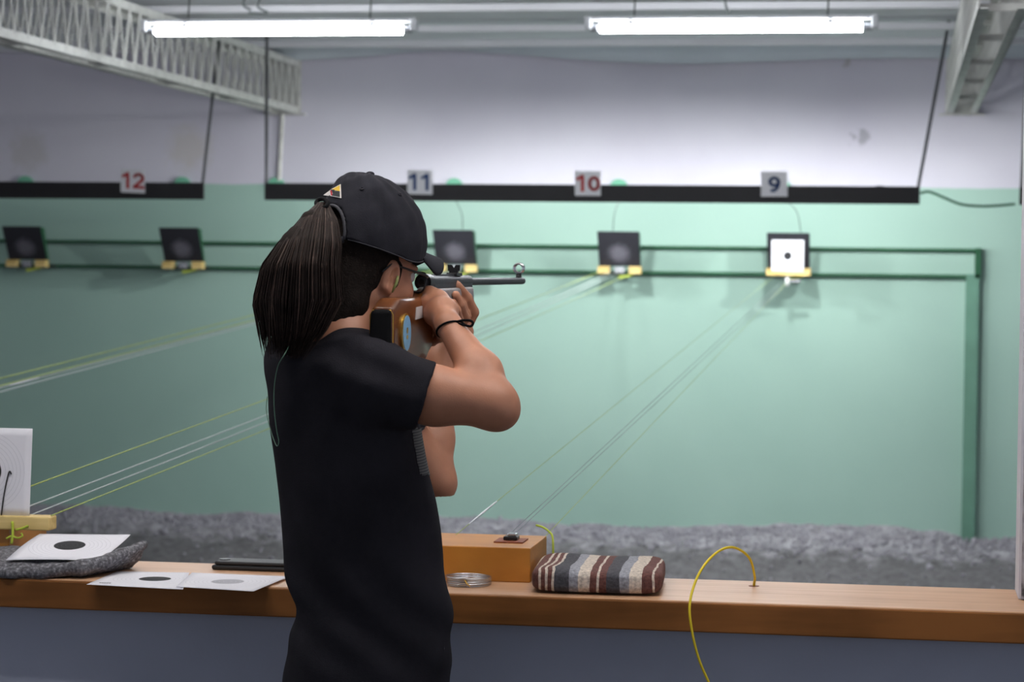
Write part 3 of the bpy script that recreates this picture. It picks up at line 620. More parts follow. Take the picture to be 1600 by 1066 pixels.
child(MB().box((pa[0], pb[1]-.012, pa[2]-.030), (pb[0], pb[1]+.035, pa[2]), .003).build('bar', 'pale_wood'), g)
child(MB().tube(spline([atY(25, 828, 4.841), atY(34, 826, 4.841), atY(44, 822, 4.841)], 6), .0026, 8).build('knot', 'lime_cord', sm=True), g)
child(MB().tube(spline([atY(10, 842, 4.841), atY(18, 838, 4.841), atY(28, 841, 4.841), atY(35, 838, 4.841), atY(33, 833, 4.841)], 6), .0022, 8).build('knot', 'lime_cord', sm=True), g)
child(MB().tube(spline([atY(19, 815, 4.841), atY(20, 832, 4.841), atY(18, 850, 4.841)], 6), .0032, 8).build('knot', 'lime_cord', sm=True), g)
z0 = pa[2]
c00, c10, c11, c01 = (atY(46, 806.5, 4.855)-np.array([.19, 0, 0])), atY(46, 806.5, 4.855), atY(51, 670, 4.855), (atY(51, 670, 4.855)-np.array([.19, 0, 0]))
paper_obj('paper_target', c00, c10, c11, c01, 'upright white target card standing in the wooden clip bar', dotoff=(.47, .5))
tag(MB().tube(spline([atY(x_, y_, 4.8525) for x_, y_ in ((2, 806), (6, 775), (12, 745), (15, 737), (18, 741))], 6), .0016, 6).build('wire_hook', 'gun_black', sm=True), 'thin black wire hook in front of the upright target card', 'hook')

station_box(-3.13, 'wooden box on the counter from which the strings of trap eleven run')
# folded grey blanket
fl = SDF((-2.05, 4.58, .78), (-1.45, 5.06, .93), .004)
Z = lambda x, y, z: atZ(x, y, z)
fl.chain([W(-40, 893, 4.88), W(18, 897, 4.87), W(70, 894, 4.87), W(124, 887, 4.88)], [.014, .0145, .015, .014], .01)    # front roll
e0 = W(126, 889, 4.875); e1 = W(162, 880, 4.905); e2 = W(195, 866, 4.95); e3 = W(224, 852, 5.0)
fl.chain([e0, e1, e2, e3], [.013, .011, .009, .006], .012)                                                                   # raised flap
for q in np.linspace(0, 1, 11):
    et = e0*(1-q)+e3*q; eb = Z(126+76*q, 893-11*q, CZ+.009); fl.cone(et, eb, .011-.004*q, .010, .014)
    fl.cone((et+eb)/2, np.array([et[0]-.08, et[1]+.03, CZ+.012]), .011, .013, .014)
    yq = 4.66+.19*q; fl.cone((-2.02, yq, CZ+.012+.01*q), (-1.73+.06*q, yq, CZ+.012+.012*q), .014, .014, .014)
fl.v = np.maximum(fl.v, (CZ+.0006)-fl.ax[2][None, None, :]).astype(np.float32)
X, Y, Zz = fl.ax[0][:, None, None], fl.ax[1][None, :, None], fl.ax[2][None, None, :]
fl.v += (.0016*np.sin(X*90+np.sin(Y*60)*2)*np.sin(Y*70+Zz*90)).astype(np.float32)
tag(link('folded_blanket', fl.mesh('folded_blanket', 2), 'blanket_grey'), 'folded grey wool blanket under a target sheet on the counter', 'blanket')
paper_obj('paper_target', W(9, 875.5, 4.91), W(156, 880, 4.89), W(204, 833, 5.06), W(62, 835, 5.08), 'white target sheet with black bull lying on the folded grey blanket', bow=.0012, dotoff=(.5, .52), mark=(.82, .07))
pz = CZ+.0012
paper_obj('paper_target', Z(135, 913.6, pz), Z(286, 921.5, pz), Z(296, 895, pz), Z(183, 893, pz), 'white target sheet with black bull lying flat on the bare counter', dotoff=(.62, .55), mark=(.1, .12))
paper_obj('paper_target', Z(275, 917, pz+.002), Z(396, 924.5, pz+.002), Z(452, 901, pz+.004), Z(300, 895, pz+.002), 'white target sheet with pale grey bull lying beside the black case', m='paper_grey', dotoff=(.5, .5))
c0, c1 = Z(330, 891, CZ), Z(470, 899, CZ); g = empty('black_case', ((c0[0]+c1[0])/2, c0[1]+.035, CZ), 'slim black case with rounded end lying on the counter behind the sheets', 'case')
L = (c1[0]-c0[0])/2; MB().box((-L, -.035, .001), (L, .035, .011), .004).build('lower_shell', 'black_case', g); MB().box((-L+.006, -.033, .0115), (L, .033, .019), .0035).build('upper_shell', 'black_case', g)
MB().cyl((-L+.02, -.0, .019), (-L+.02, 0, .0205), .012, seg=16).build('button', 'gun_black', g)
# solder wire coil
p = atZ(728, 917, CZ); g = empty('wire_coil', (p[0], p[1]+.03, CZ), 'coil of shiny silver wire lying on the counter by the shooter', 'wire coil')
for i in range(5):
    th = np.linspace(0, 2*math.pi, 40, endpoint=False); r = .045+.0012*math.sin(i*2.1)
    MB().tube([(r*math.cos(a)+.001*math.sin(i*3), r*math.sin(a)+.001*math.cos(i*2), .0025+i*.0036+.0008*math.sin(a+i)) for a in th], .0021, 8, True).build('turn', 'zinc', g, sm=True)
MB().tube([(.0, -.046, .016), (.006, -.049, .008), (.012, -.048, .003)], .0012, 6).build('loose_end', 'brass', g)
# striped cushion
N1, N2 = 60, 40; u = np.linspace(-math.pi, math.pi, N1, endpoint=False); v = np.linspace(-math.pi/2, math.pi/2, N2); P = np.zeros((N1, N2, 3))
sg = lambda a, e: np.sign(a)*abs(a)**e
for i, uu in enumerate(u):
    for j, vv in enumerate(v):
        x = .133*sg(math.cos(vv), .3)*sg(math.cos(uu), .26); yv = .152*sg(math.cos(vv), .3)*sg(math.sin(uu), .26); z = .025*sg(math.sin(vv), .5)
        z += .0035*math.sin(x*26+1)*math.cos(yv*20)*max(0, math.sin(vv)); x -= .004*(yv/.1); P[i, j] = (x, yv, z+.025)
P[:, :, 2] += .01*np.clip(P[:, :, 0]*-1+.0, -1, .0)*0
cu = link('striped_cushion', grid_mesh('striped_cushion', P, True), 'blanket_stripe', None, (-.602, 4.803, CZ)); cu.rotation_euler = (0, 0, .03)
tag(cu, 'flat cushion in brown, grey and cream stripes beside the wooden box', 'cushion')
# yellow cord through a hole in the counter
hp = atZ(1178, 916, CZ)
pts = [hp+[0, 0, -.05], hp, W(1179, 900, 4.84), W(1170, 871, 4.80), (W(1145, 855.5, 4.74)), W(1118, 865, 4.68), W(1092, 897, 4.60), W(1078, 942, 4.545), W(1081, 985, 4.535), W(1092, 1030, 4.535), W(1108, 1068, 4.54), W(1135, 1130, 4.54)]
tag(MB().tube(spline(pts, 8), .0026, 8).build('yellow_cord', 'yellow_cord', sm=True), 'thin yellow cord arching out of a hole in the counter and hanging down', 'cord')
o = MB().cyl((hp[0], hp[1], CZ-.002), (hp[0], hp[1], CZ+.0006), .011, seg=20).build('hole_rim', 'plate_red'); child(o, bpy.data.objects['counter_plank'])

# ------------------------------------------------------------------ air rifle
RO = W(665, 441, 4.55); MZ = W(816, 439, 5.35); RL = np.linalg.norm(MZ-RO); RY = (MZ-RO)/RL
RX = np.cross(RY, [0, 0, 1]); RX /= np.linalg.norm(RX); RZ = np.cross(RX, RY)
RM = Matrix([[RX[i], RY[i], RZ[i], RO[i]] for i in range(3)]+[[0, 0, 0, 1]])
def R(x, y, z): return RO+RX*x+RY*y+RZ*z
rifle = empty('air_rifle', RO, 'wooden stocked air rifle with grey fore-end held at the shoulder', 'rifle'); rifle.matrix_world = RM
def extrude_sdf(name, poly, hw, rnd, h, m, bulge=None):
    P = np.array(poly); lo, hi = P.min(0)-.02, P.max(0)+.02
    s = SDF((-hw-.03, lo[0], lo[1]), (hw+.03, hi[0], hi[1]), h); Y, Z = s.ax[1][:, None], s.ax[2][None, :]
    d = np.full((len(s.ax[1]), len(s.ax[2])), 1e9); sg = np.ones_like(d); n = len(P)
    for i in range(n):
        a, b = P[i], P[i-1]; e = b-a; wy, wz = Y-a[0], Z-a[1]; t = np.clip((wy*e[0]+wz*e[1])/(e @ e), 0, 1)
        d = np.minimum(d, (wy-e[0]*t)**2+(wz-e[1]*t)**2)
        c1 = Y*0+Z >= a[1]; c2 = Y*0+Z < b[1]; c3 = e[0]*wz > e[1]*wy; fl = (c1 & c2 & c3) | (~c1 & ~c2 & ~c3); sg = np.where(fl, -sg, sg)
    d2 = (sg*np.sqrt(d))[None]; hwf = hw if bulge is None else (hw+bulge(s.ax[1][:, None], s.ax[2][None, :]))[None]
    qx = d2+rnd; qy = np.abs(s.ax[0])[:, None, None]-hwf+rnd
    s.v = (np.minimum(np.maximum(qx, qy), 0)+np.sqrt(np.maximum(qx, 0)**2+np.maximum(qy, 0)**2)-rnd).astype(np.float32)
    return link(name, s.mesh(name, 2), m, rifle)
stock_poly = [(-.295, -.045), (-.25, -.028), (-.11, -.027), (-.07, -.016), (.03, -.014), (.03, -.055), (.0, -.066), (-.004, -.125), (-.05, -.15), (-.10, -.142), (-.15, -.148), (-.295, -.175)]
extrude_sdf('stock', stock_poly, .0215, .011, .003, 'stock', lambda y, z: .004*np.exp(-((y+.16)/.08)**2-((z+.05)/.04)**2)-.004*np.exp(-((y+.03)/.04)**2))
extrude_sdf('butt_plate', [(-.303, -.052), (-.294, -.047), (-.294, -.17), (-.316, -.176), (-.313, -.11)], .021, .009, .0025, 'rubber')
MB().tube([(x_*.0215, -.296, z_) for x_, z_ in [(.8, -.05), (1, -.058), (1, -.155), (.8, -.164), (-.8, -.164), (-1, -.155), (-1, -.058), (-.8, -.05)]], .0011, 6, True).build('brass_spacer', 'brass', rifle)
extrude_sdf('fore_end', [(.028, -.0125), (.30, -.0105), (.305, -.05), (.285, -.07), (.06, -.06), (.028, -.055)], .021, .006, .0025, 'forend')
MB().cyl((0, .0, 0), (0, .32, 0), .0135, seg=24).build('receiver', 'gunmetal', rifle, sm=False)
MB().box((-.013, .02, -.012), (.013, .318, .006), .002).build('receiver_rail', 'gunmetal', rifle)
MB().box((-.006, .06, .011), (.006, .24, .0155), .001).build('scope_rail', 'gunmetal', rifle)
ec = MB().cyl((0, -.02, 0), (0, .012, 0), .0165, seg=28).build('end_cap', 'gun_black', rifle)
MB().cyl((0, -.024, 0), (0, -.019, 0), .0095, .011, 24).build('cap_ring', 'gunmetal', ec); MB().cyl((0, -.027, 0), (0, -.023, 0), .006, seg=18).build('cap_centre', 'gun_black', ec)
MB().cyl((0, -.03, -.0175), (0, .03, -.0175), .006, seg=14).build('tang', 'chrome', rifle)
MB().cyl((0, .315, 0), (0, RL, 0), .0078, seg=24).build('barrel', 'gunmetal', rifle)
MB().cyl((0, RL, 0), (0, RL+.001, 0), .004, seg=16).build('muzzle', 'gun_black', rifle)
MB().box((-.003, .306, -.03), (.003, .312, -.008)).build('latch', 'gun_black', rifle)
rs = MB().box((-.011, .195, .012), (.011, .24, .018), .001).box((-.009, .21, .016), (.009, .218, .023)).build('rear_sight', 'gun_black', rifle)
MB().prism([(-.012, .212, .022), (.012, .212, .022), (.013, .212, .034), (.004, .212, .034), (0, .212, .028), (-.004, .212, .034), (-.013, .212, .034)], (0, .004, 0)).build('notch', 'gun_black', rs)
fsy = RL-.035
fs = MB().sph((0, fsy, .0125), .0065, 2).box((-.004, fsy-.012, .006), (.004, fsy+.012, .012), .001).build('front_sight', 'gun_black', rifle)
MB().tube([(.0105*math.cos(a), fsy-.006, .0285+.0105*math.sin(a)) for a in np.linspace(0, 2*math.pi, 28, endpoint=False)], .0022, 8, True).tube([(.0105*math.cos(a), fsy+.008, .0285+.0105*math.sin(a)) for a in np.linspace(0, 2*math.pi, 28, endpoint=False)], .0022, 8, True).cyl((0, fsy-.006, .0285), (0, fsy+.008, .0285), .0108, seg=28, caps=False).build('sight_ring', 'chrome', fs)
tg = MB().tube(spline([(0, .03, -.056), (0, .04, -.08), (0, .075, -.085), (0, .095, -.06)], 6), .0022, 6).build('trigger_guard', 'gunmetal', rifle)
MB().tube(spline([(0, .068, -.058), (0, .073, -.068), (0, .070, -.078)], 5), .0022, 6).build('trigger', 'gunmetal', rifle)
# emblem and tape on the right side of the stock
def ellipse(cy, cz, ry, rz, x, n=36): return [(x, cy+ry*math.cos(2*math.pi*i/n), cz+rz*math.sin(2*math.pi*i/n)) for i in range(n)]
em = MB().prism(ellipse(-.222, -.092, .030, .036, .022), (.004, 0, 0)).build('emblem', 'brass', rifle)
MB().prism(ellipse(-.219, -.0925, .026, .0325, .0245), (.0022, 0, 0)).build('emblem_field', 'emblem_blue', em)
MB().prism(ellipse(-.219, -.088, .0055, .0065, .0265, 6), (.0008, 0, 0)).prism(ellipse(-.219, -.1, .0055, .0045, .0265, 6), (.0008, 0, 0)).build('emblem_figure', 'brass', em)
MB().prism([(.0225, -.158, -.046), (.0225, -.112, -.044), (.0225, -.108, -.066), (.0225, -.16, -.069)], (.0042, 0, 0)).build('tape_patch', 'tape', rifle)

# ------------------------------------------------------------------ the shooter
HO = W(571, 428, 4.42)                                   # point between the ears
vd = HO-CAM; vd[2] = 0; vd /= np.linalg.norm(vd); vr = np.cross(vd, [0, 0, 1.]); phi = math.radians(48); pt = math.radians(12); rl = math.radians(3)
hf = vd*math.cos(phi)+vr*math.sin(phi); upv = np.array([0, 0, 1.]); hr = np.cross(hf, upv)
HY = hf*math.cos(pt)-upv*math.sin(pt); hu = upv*math.cos(pt)+hf*math.sin(pt); HX = hr*math.cos(rl)-hu*math.sin(rl); HZ = hu*math.cos(rl)+hr*math.sin(rl)
HAX = np.array([HX, HY, HZ])
def H(x, y, z): return HO+HX*x+HY*y+HZ*z
person = empty('person', (-.99, 4.28, 0), 'person in black cap and dark T-shirt aiming an air rifle', 'person')
sk = SDF((-1.20, 4.02, .99), (-.62, 4.98, 1.62), .003)
# head
sk.ell(H(0, -.008, .035), (.071, .093, .09), HAX, .01)
sk.ell(H(0, .035, -.025), (.057, .06, .075), HAX, .03)
sk.cone(H(0, .05, -.085), H(0, .068, -.092), .022, .017, .025)                   # chin
for s in (-1, 1):
    sk.cone(H(s*.058, .0, -.045), H(s*.02, .06, -.088), .016, .015, .03)         # jaw
    sk.ell(H(s*.036, .068, -.018), (.02, .02, .02), HAX, .02)                    # cheek
    sk.ell(H(s*.031, .096, .014), (.017, .012, .011), HAX, .012, sub=True)       # eye socket
    sk.cone(H(s*.012, .092, .032), H(s*.048, .078, .03), .008, .006, .012)       # brow
    e = H(s*.078, -.006, .0); ea = np.array([HX*math.cos(.35)+HY*s*-math.sin(.35)*-1, HY*math.cos(.35)-HX*s*math.sin(.35)*-1*-1, HZ])
    ea = np.array([HX*.94*s-HY*.34, HY*.94+HX*.34*s, HZ]); sk.ell(e, (.0085, .018, .031), ea, .006)
    sk.ell(e+HX*s*.007+HY*.004-HZ*.002, (.006, .0095, .018), ea, .003, sub=True)
    sk.cone(e+HX*s*.0-HY*.008-HZ*.024, e+HX*s*.0+HY*.003-HZ*.031, .006, .006, .006)
sk.cone(H(0, .096, .02), H(0, .117, -.018), .007, .011, .012)                    # nose
for s in (-1, 1): sk.ell(H(s*.012, .106, -.021), (.008, .009, .007), HAX, .006)
sk.cone(H(-.016, .091, -.052), H(.016, .091, -.052), .007, .007, .008); sk.cone(H(-.012, .089, -.062), H(.012, .089, -.062), .007, .007, .008)
# neck and upper trunk (under the shirt)
nb = W(528, 545, 4.38)
sk.cone(H(0, -.03, -.03), nb, .058, .062, .03)
sk.cone(nb, W(545, 640, 4.40), .075, .10, .04)
# right arm
SH, EL, WR = W(592, 600, 4.27), W(768, 630, 4.25), W(700, 507, 4.36)
sk.cone(nb, SH, .06, .055, .04)
mid = SH*.5+EL*.5+np.array([0, 0, -.004])
sk.chain([SH, mid, EL], [.057, .052, .043], .02)
sk.ell(W(783, 645, 4.24), (.028, .03, .027), np.eye(3), .035)                    # elbow point
fm = EL*.62+WR*.38+CR*.010
sk.chain([EL, fm, WR], [.041, .0375, .0225], .022)
# right hand on the grip
kn = [W(689, 471, 4.47), W(686, 478, 4.46), W(681, 487, 4.45), W(676, 497, 4.44)]
pc = W(690, 489, 4.42)
sk.cone(WR, pc, .0225, .027, .015); sk.cone(pc, W(683, 475, 4.46), .026, .022, .015); sk.cone(pc, W(678, 492, 4.44), .024, .02, .015)
sk.cone(W(701, 484, 4.42), W(690, 472, 4.46), .014, .013, .012)                  # knuckle of the thumb side
fing = [([W(694, 474, 4.465), R(.037, .034, -.047), R(.021, .058, -.060), R(.003, .062, -.066)], [.011, .0095, .009, .008]),
        ([W(684, 478, 4.455), R(.036, .012, -.070), R(.012, .026, -.078), R(-.022, .012, -.078), R(-.03, -.02, -.076)], [.0115, .010, .0095, .009, .008]),
        ([W(680, 486, 4.45), R(.036, .006, -.088), R(.012, .020, -.097), R(-.02, .006, -.097), R(-.03, -.024, -.094)], [.0115, .010, .0095, .009, .008]),
        ([W(676, 495, 4.44), R(.034, -.004, -.106), R(.012, .010, -.115), R(-.018, -.004, -.114), R(-.027, -.03, -.11)], [.0105, .009, .0085, .008, .007])]
for P, rr in fing: sk.chain(P, rr, .006)
sk.chain([W(696, 486, 4.425), W(683, 468, 4.465), W(671, 459, 4.475), W(659, 457, 4.49)], [.017, .0155, .0135, .0105], .01)   # thumb over the wrist of the stock
sk.cone(W(681, 472, 4.46), W(666, 474, 4.45), .02, .0155, .014)
# left arm
LS, LE, LW_ = W(560, 575, 4.60), W(679, 752, 4.66), W(688, 560, 4.74)
sk.cone(nb, LS, .06, .055, .04); sk.chain([LS, LS*.5+LE*.5, LE], [.055, .048, .040], .02)
sk.ell(W(684, 762, 4.66), (.024, .026, .022), np.eye(3), .03)
sk.chain([LE, LE*.66+LW_*.34, LW_], [.038, .033, .028], .02)
lp = R(.004, .20, -.091)
sk.cone(LW_, lp, .028, .026, .015); sk.cone(lp, R(.012, .245, -.096), .022, .019, .012); sk.cone(lp, R(.0, .16, -.094), .022, .016, .012)
sk.cone(W(728, 519, 4.77), lp, .016, .02, .012)                                   # heel of the thumb
lf = [([R(.016, .255, -.092), W(739, 488, 4.79), W(729, 466, 4.76), W(713, 446, 4.735)], [.013, .0125, .0118, .0105]),
      ([R(.014, .225, -.095), W(727, 494, 4.765), W(720, 477, 4.745), W(710.5, 461, 4.725)], [.013, .012, .0112, .010]),
      ([R(.012, .195, -.096), R(.036, .168, -.072), R(.034, .135, -.045), R(.029, .12, -.025)], [.012, .0105, .0095, .0085]),
      ([R(.008, .165, -.095), R(.032, .14, -.078), R(.033, .115, -.056), R(.029, .10, -.04)], [.011, .0095, .0085, .0075])]
for P, rr in lf: sk.chain(P, rr, .004)
sk.chain([lp, R(-.036, .20, -.075), R(-.034, .215, -.045), R(-.03, .225, -.022)], [.016, .013, .011, .009], .006)
body = link('body', sk.mesh('body', 2), 'skin'); child(body, person)
def nail(tip, prev, out, parent):
    d = tip-prev; d /= np.linalg.norm(d); s = np.cross(d, out); s /= np.linalg.norm(s); n = np.cross(s, d)
    c = tip+n*.0062-d*.001
    o = MB().poly([c+s*.005-d*.006, c+s*.0052+d*.003, c+s*.0025+d*.0065, c-s*.0025+d*.0065, c-s*.0052+d*.003, c-s*.005-d*.006]).build('fingernail', 'nail'); child(o, parent)
for P, rr in lf[:2]: nail(P[3], P[2], RX*.8-RY*.4, body)
for s in (-1, 1):
    o = MB().sph(H(s*.031, .082, .014), .0115, 3).build('eye', 'eye_white', sm=True); child(o, body)
    o2 = MB().sph(H(s*.031, .0905, .014), .0048, 2).build('iris', 'iris', sm=True); child(o2, body)
# T-shirt
sh = SDF((-1.30, 3.98, .60), (-.66, 4.80, 1.42), .004)
rows = [(537, 424, 590, 4.40, .12), (560, 416, 612, 4.40, .15), (584, 414, 628, 4.41, .165), (640, 420, 650, 4.42, .17), (697, 428, 663, 4.42, .165), (745, 432, 672, 4.42, .16), (781, 436, 680, 4.42, .155),
        (850, 442, 690, 4.42, .15), (905, 450, 702, 4.42, .15), (945, 462, 707, 4.42, .15), (980, 457, 709, 4.42, .155), (1030, 446, 707, 4.42, .16), (1070, 443, 704, 4.42, .16), (1125, 444, 703, 4.42, .16)]
zz = np.array([W((l+r)/2, y_, d)[2] for y_, l, r, d, b in rows]); cc = np.array([W((l+r)/2, y_, d)[:2] for y_, l, r, d, b in rows]); aa = np.array([(r-l)/2*d/F for y_, l, r, d, b in rows]); bb = np.array([r[4] for r in rows])
od = np.argsort(zz); zs = sh.ax[2]
def ip(v): 
    from_ = np.interp(zs, zz[od], v[od]); kk = np.array([.25, .5, .25]); g_ = np.pad(from_, 3, mode='edge')
    for _ in range(3): g_ = np.convolve(g_, kk, 'same')
    return g_[3:-3]
cx, cy, ra, rb = ip(cc[:, 0]), ip(cc[:, 1]), ip(aa), ip(bb)
X, Y, Z = sh.ax[0][:, None, None], sh.ax[1][None, :, None], sh.ax[2][None, None, :]
qa = (X-cx)*vr[0]+(Y-cy)*vr[1]; qb = (X-cx)*vd[0]+(Y-cy)*vd[1]
pw = 2.3; k0 = (np.abs(qa/ra)**pw+np.abs(qb/rb)**pw)**(1/pw); d = (k0-1)*np.minimum(ra, rb)
sh.v = np.maximum(d, np.maximum(Z-zz.max(), .615-Z)).astype(np.float32)
tn = np.array([.0, 0, 0])
sh.cone(W(522, 530, 4.37), W(580, 583, 4.28), .048, .060, .05)                   # right shoulder line
sh.cone(W(470, 560, 4.40), W(520, 545, 4.40), .05, .05, .05)
sh.cone(W(522, 532, 4.40), W(555, 575, 4.60), .05, .064, .05)
cuff = W(665, 618, 4.26); cn = CR*.95-CU*.31; cn = cn/np.linalg.norm(cn)
sh.cone(W(588, 600, 4.265), W(675, 620, 4.26), .071, .0615, .04, cut=(cuff, cn))
lc = LS*.4+LE*.6; ln_ = (LE-LS)/np.linalg.norm(LE-LS); sh.cone(LS, lc+ln_*.02, .074, .062, .04, cut=(lc, ln_))
fold = .0032*np.sin(95*(qa*.55+(Z-1.0)*.35)+5*np.sin(9*Z))*np.exp(-((Z-.86)/.16)**2)+.0026*np.sin(60*(qa*.9-(Z-1.2)*.5)+3*np.sin(14*qa))*np.exp(-((Z-1.2)/.1)**2)+.003*np.sin(38*qa+4*np.sin(6*Z)+2*qb)*np.clip((1.1-Z)*2, 0, 1)
fold = fold+.0035*np.sin(70*(Z+qa*.45-.2))*np.exp(-((qa-.07)/.09)**2-((Z-1.26)/.05)**2)
sh.v += 1.5*fold.astype(np.float32)
sh.cone(cuff-cn*.016, cuff+cn*.03, .0535, .0535, .003, sub=True)
shirt = link('t_shirt', sh.mesh('t_shirt', 2), 'shirt'); child(shirt, person)
# printed grey stripes on the shirt front
me = shirt.data; nv = len(me.vertices); co = np.zeros(nv*3); me.vertices.foreach_get('co', co); co = co.reshape(-1, 3); q = co-CAM; dd = q @ FW; px = 800+F*(q @ CR)/dd; py = 533-F*(q @ CU)/dd
nrm = np.zeros(nv*3); me.vertices.foreach_get('normal', nrm); nrm = nrm.reshape(-1, 3); front = (nrm @ vr > .55)
lft = np.interp(py, [668, 745], [641, 655]); ok = front & (py > 668) & (py < 744) & (px > lft)
fs_ = [list(p.vertices) for p in me.polygons if all(ok[v] for v in p.vertices)]
us = sorted({v for f in fs_ for v in f}); mp = {v: i for i, v in enumerate(us)}
if us:
    pm_ = bpy.data.meshes.new('shirt_print'); pm_.from_pydata((co[us]+nrm[us]*.0012).tolist(), [], [[mp[v] for v in f] for f in fs_]); o = link('shirt_print', smooth(pm_), 'shirt_print'); child(o, shirt); o['label'] = 'grey striped print'
# trousers and shoes
tr = SDF((-1.25, 4.0, .02), (-.70, 4.62, .86), .008)
hip = W(575, 1000, 4.40); pr = np.array([hip[0]+.055, 4.27, .80]); pl = np.array([hip[0]-.055, 4.36, .80])
tr.ell((hip[0], 4.31, .80), (.118, .115, .10), np.eye(3), .05)
for h_, kx, ax_, ay in ((pr, .07, .10, 4.22), (pl, -.07, -.10, 4.40)):
    kn_ = np.array([hip[0]+kx*1.05, (h_[1]+ay)/2+.005, .46]); an = np.array([hip[0]+ax_, ay, .07]); tr.chain([h_, kn_, an], [.092, .066, .055], .03)
tr.v = np.maximum(tr.v, .05-tr.ax[2][None, None, :]).astype(np.float32)
child(link('trousers', tr.mesh('trousers', 2), 'trousers'), person)
for ax_, ay in ((.10, 4.22), (-.10, 4.40)):
    s = SDF((hip[0]+ax_-.10, ay-.12, -.01), (hip[0]+ax_+.26, ay+.16, .16), .006); c = np.array([hip[0]+ax_, ay, 0]); t = np.array([.93, .37, 0])
    s.chain([c+[0, 0, .045]-t*.04, c+t*.06+[0, 0, .045], c+t*.155+[0, 0, .034]], [.042, .042, .034], .03); s.cone(c+[0, 0, .05], c+[0, 0, .10], .042, .045, .03)
    s.v = np.maximum(s.v, .001-s.ax[2][None, None, :]).astype(np.float32); child(link('shoe', s.mesh('shoe', 2), 'shoe'), person)

# cap: six panels, rear opening, brim, button, badge
CC = np.array([0, -.004, .058]); CRd = np.array([.097, .112, .122])
def rimz(y): return .034-.10*y+.042*max(0, y/.11)**2
NU, NV = 144, 40; Pc = np.zeros((NU, NV, 3)); keep = np.ones((NU, NV), bool)
for i in range(NU):
    th = 2*math.pi*i/NU                                  # 0 = front
    for j in range(NV):
        s = j/(NV-1)
        # start on the rim, end at the crown
        y_r = CC[1]+CRd[1]*math.cos(th); zr = rimz(y_r); t0_ = math.asin(max(-.6, min(.6, (zr-CC[2])/CRd[2]))); t = t0_+(math.pi/2-t0_)*s
        seam = abs(((th/(math.pi/3)) % 1)-.5)            # panels meet at multiples of 60 degrees plus half
        e = 1-.010*math.exp(-((.5-seam)/.018)**2)*(1-s**6)
        c_ = math.cos(t)**.78 if t > 0 else 1.0-.25*t*t
        wr = .0014*math.sin(7*th+9*s)*math.sin(5*s*3+2*th)+.0012*math.sin(13*th-11*s)
        x = CRd[0]*c_*math.sin(th)*e; yv = CRd[1]*c_*math.cos(th)*e; z = CRd[2]*math.sin(t)*(1-.0*s)
        Pc[i, j] = H(CC[0]+x*(1+wr*6), CC[1]+yv*(1+wr*6)-.034*max(0, math.sin(t))**3, CC[2]+z+wr)
        dth = abs(th-math.pi); hz = (s*.16)
        if (dth*.105)**2+(hz)**2 < .047**2: keep[i, j] = False
V = Pc.reshape(-1, 3); Fc = []
for i in range(NU):
    for j in range(NV-1):
        i2 = (i+1) % NU
        if keep[i, j] or keep[i2, j] or keep[i, j+1] or keep[i2, j+1]:
            if keep[i, j] and keep[i2, j] and keep[i, j+1] and keep[i2, j+1]: Fc.append((i*NV+j, i2*NV+j, i2*NV+j+1, i*NV+j+1))
me = bpy.data.meshes.new('cap'); me.from_pydata(V.tolist(), [], Fc); smooth(me); cap = link('cap', me, 'cap'); solidify(cap, .0025); child(cap, person)
def capp(x, y, z, off=0.):
    v = (np.array([x, y, z])-CC)/CRd; v /= np.linalg.norm(v); return H(*(CC+v*CRd*(1+off)))
from mathutils.bvhtree import BVHTree
CAPT = BVHTree.FromPolygons([tuple(v) for v in V], Fc)
def cap_hit(px, py, off=.018):
    """point of the crown surface seen at a direction"""
    r = ray(px, py); h_ = CAPT.ray_cast(Vector(CAM), Vector(r))
    if h_[0] is not None:
        n_ = np.array(h_[1]); n_ = n_ if n_ @ r < 0 else -n_; return np.array(h_[0])+n_*off*.085
    o_ = CAM-H(*CC); A = np.array([HX, HY, HZ]); sc = CRd*(1+off); oo = (A @ o_)/sc; rr_ = (A @ r)/sc
    a_, b_, c_ = rr_ @ rr_, 2*(oo @ rr_), oo @ oo-1; D = b_*b_-4*a_*c_; t = (-b_-math.sqrt(max(D, 0)))/(2*a_); return CAM+r*t
arch = [H(.047*1.0*math.sin(a)*.98, CC[1]-CRd[1]*1.0*math.cos(.047*math.sin(a)/.105), rimz(-.11)+.0) for a in (0,)]
pts = []
for a in np.linspace(-math.pi/2, math.pi/2, 25):
    dth = .0475*math.sin(a)/.105; s = .0475*math.cos(a)/.16; th = math.pi+dth; y_r = CC[1]+CRd[1]*math.cos(th); t0_ = math.asin((rimz(y_r)-CC[2])/CRd[2]); t = t0_+(math.pi/2-t0_)*s; c_ = math.cos(t)**.78 if t > 0 else 1
    pts.append(H(CRd[0]*c_*math.sin(th)*1.01, CC[1]+CRd[1]*c_*math.cos(th)*1.01-.034*max(0, math.sin(t))**3, CC[2]+CRd[2]*math.sin(t)))
child(MB().tube(pts, .0032, 8).build('opening_binding', 'cap_edge', sm=True), cap)
child(MB().tube([pts[0], H(.022, -.121, .036), H(-.022, -.121, .036), pts[-1]], .006, 8).build('strap', 'cap', sm=True), cap)
rim = []
for th in np.linspace(math.radians(40), math.radians(150), 40):
    y_r = CC[1]+CRd[1]*math.cos(th); rim.append(H(CRd[0]*math.sin(th)*1.012, CC[1]+CRd[1]*math.cos(th)*1.012, rimz(y_r)+.001))
child(MB().tube(rim, .0011, 6).build('rim_piping', 'cap_edge', sm=True), cap)
bt = H(0, CC[1]-.034, CC[2]+CRd[2]); child(MB().sph((0, 0, 0), .0085, 3, (1, 1, .62)).build('button', 'cap', None, bt+HZ*.003, sm=True), cap)
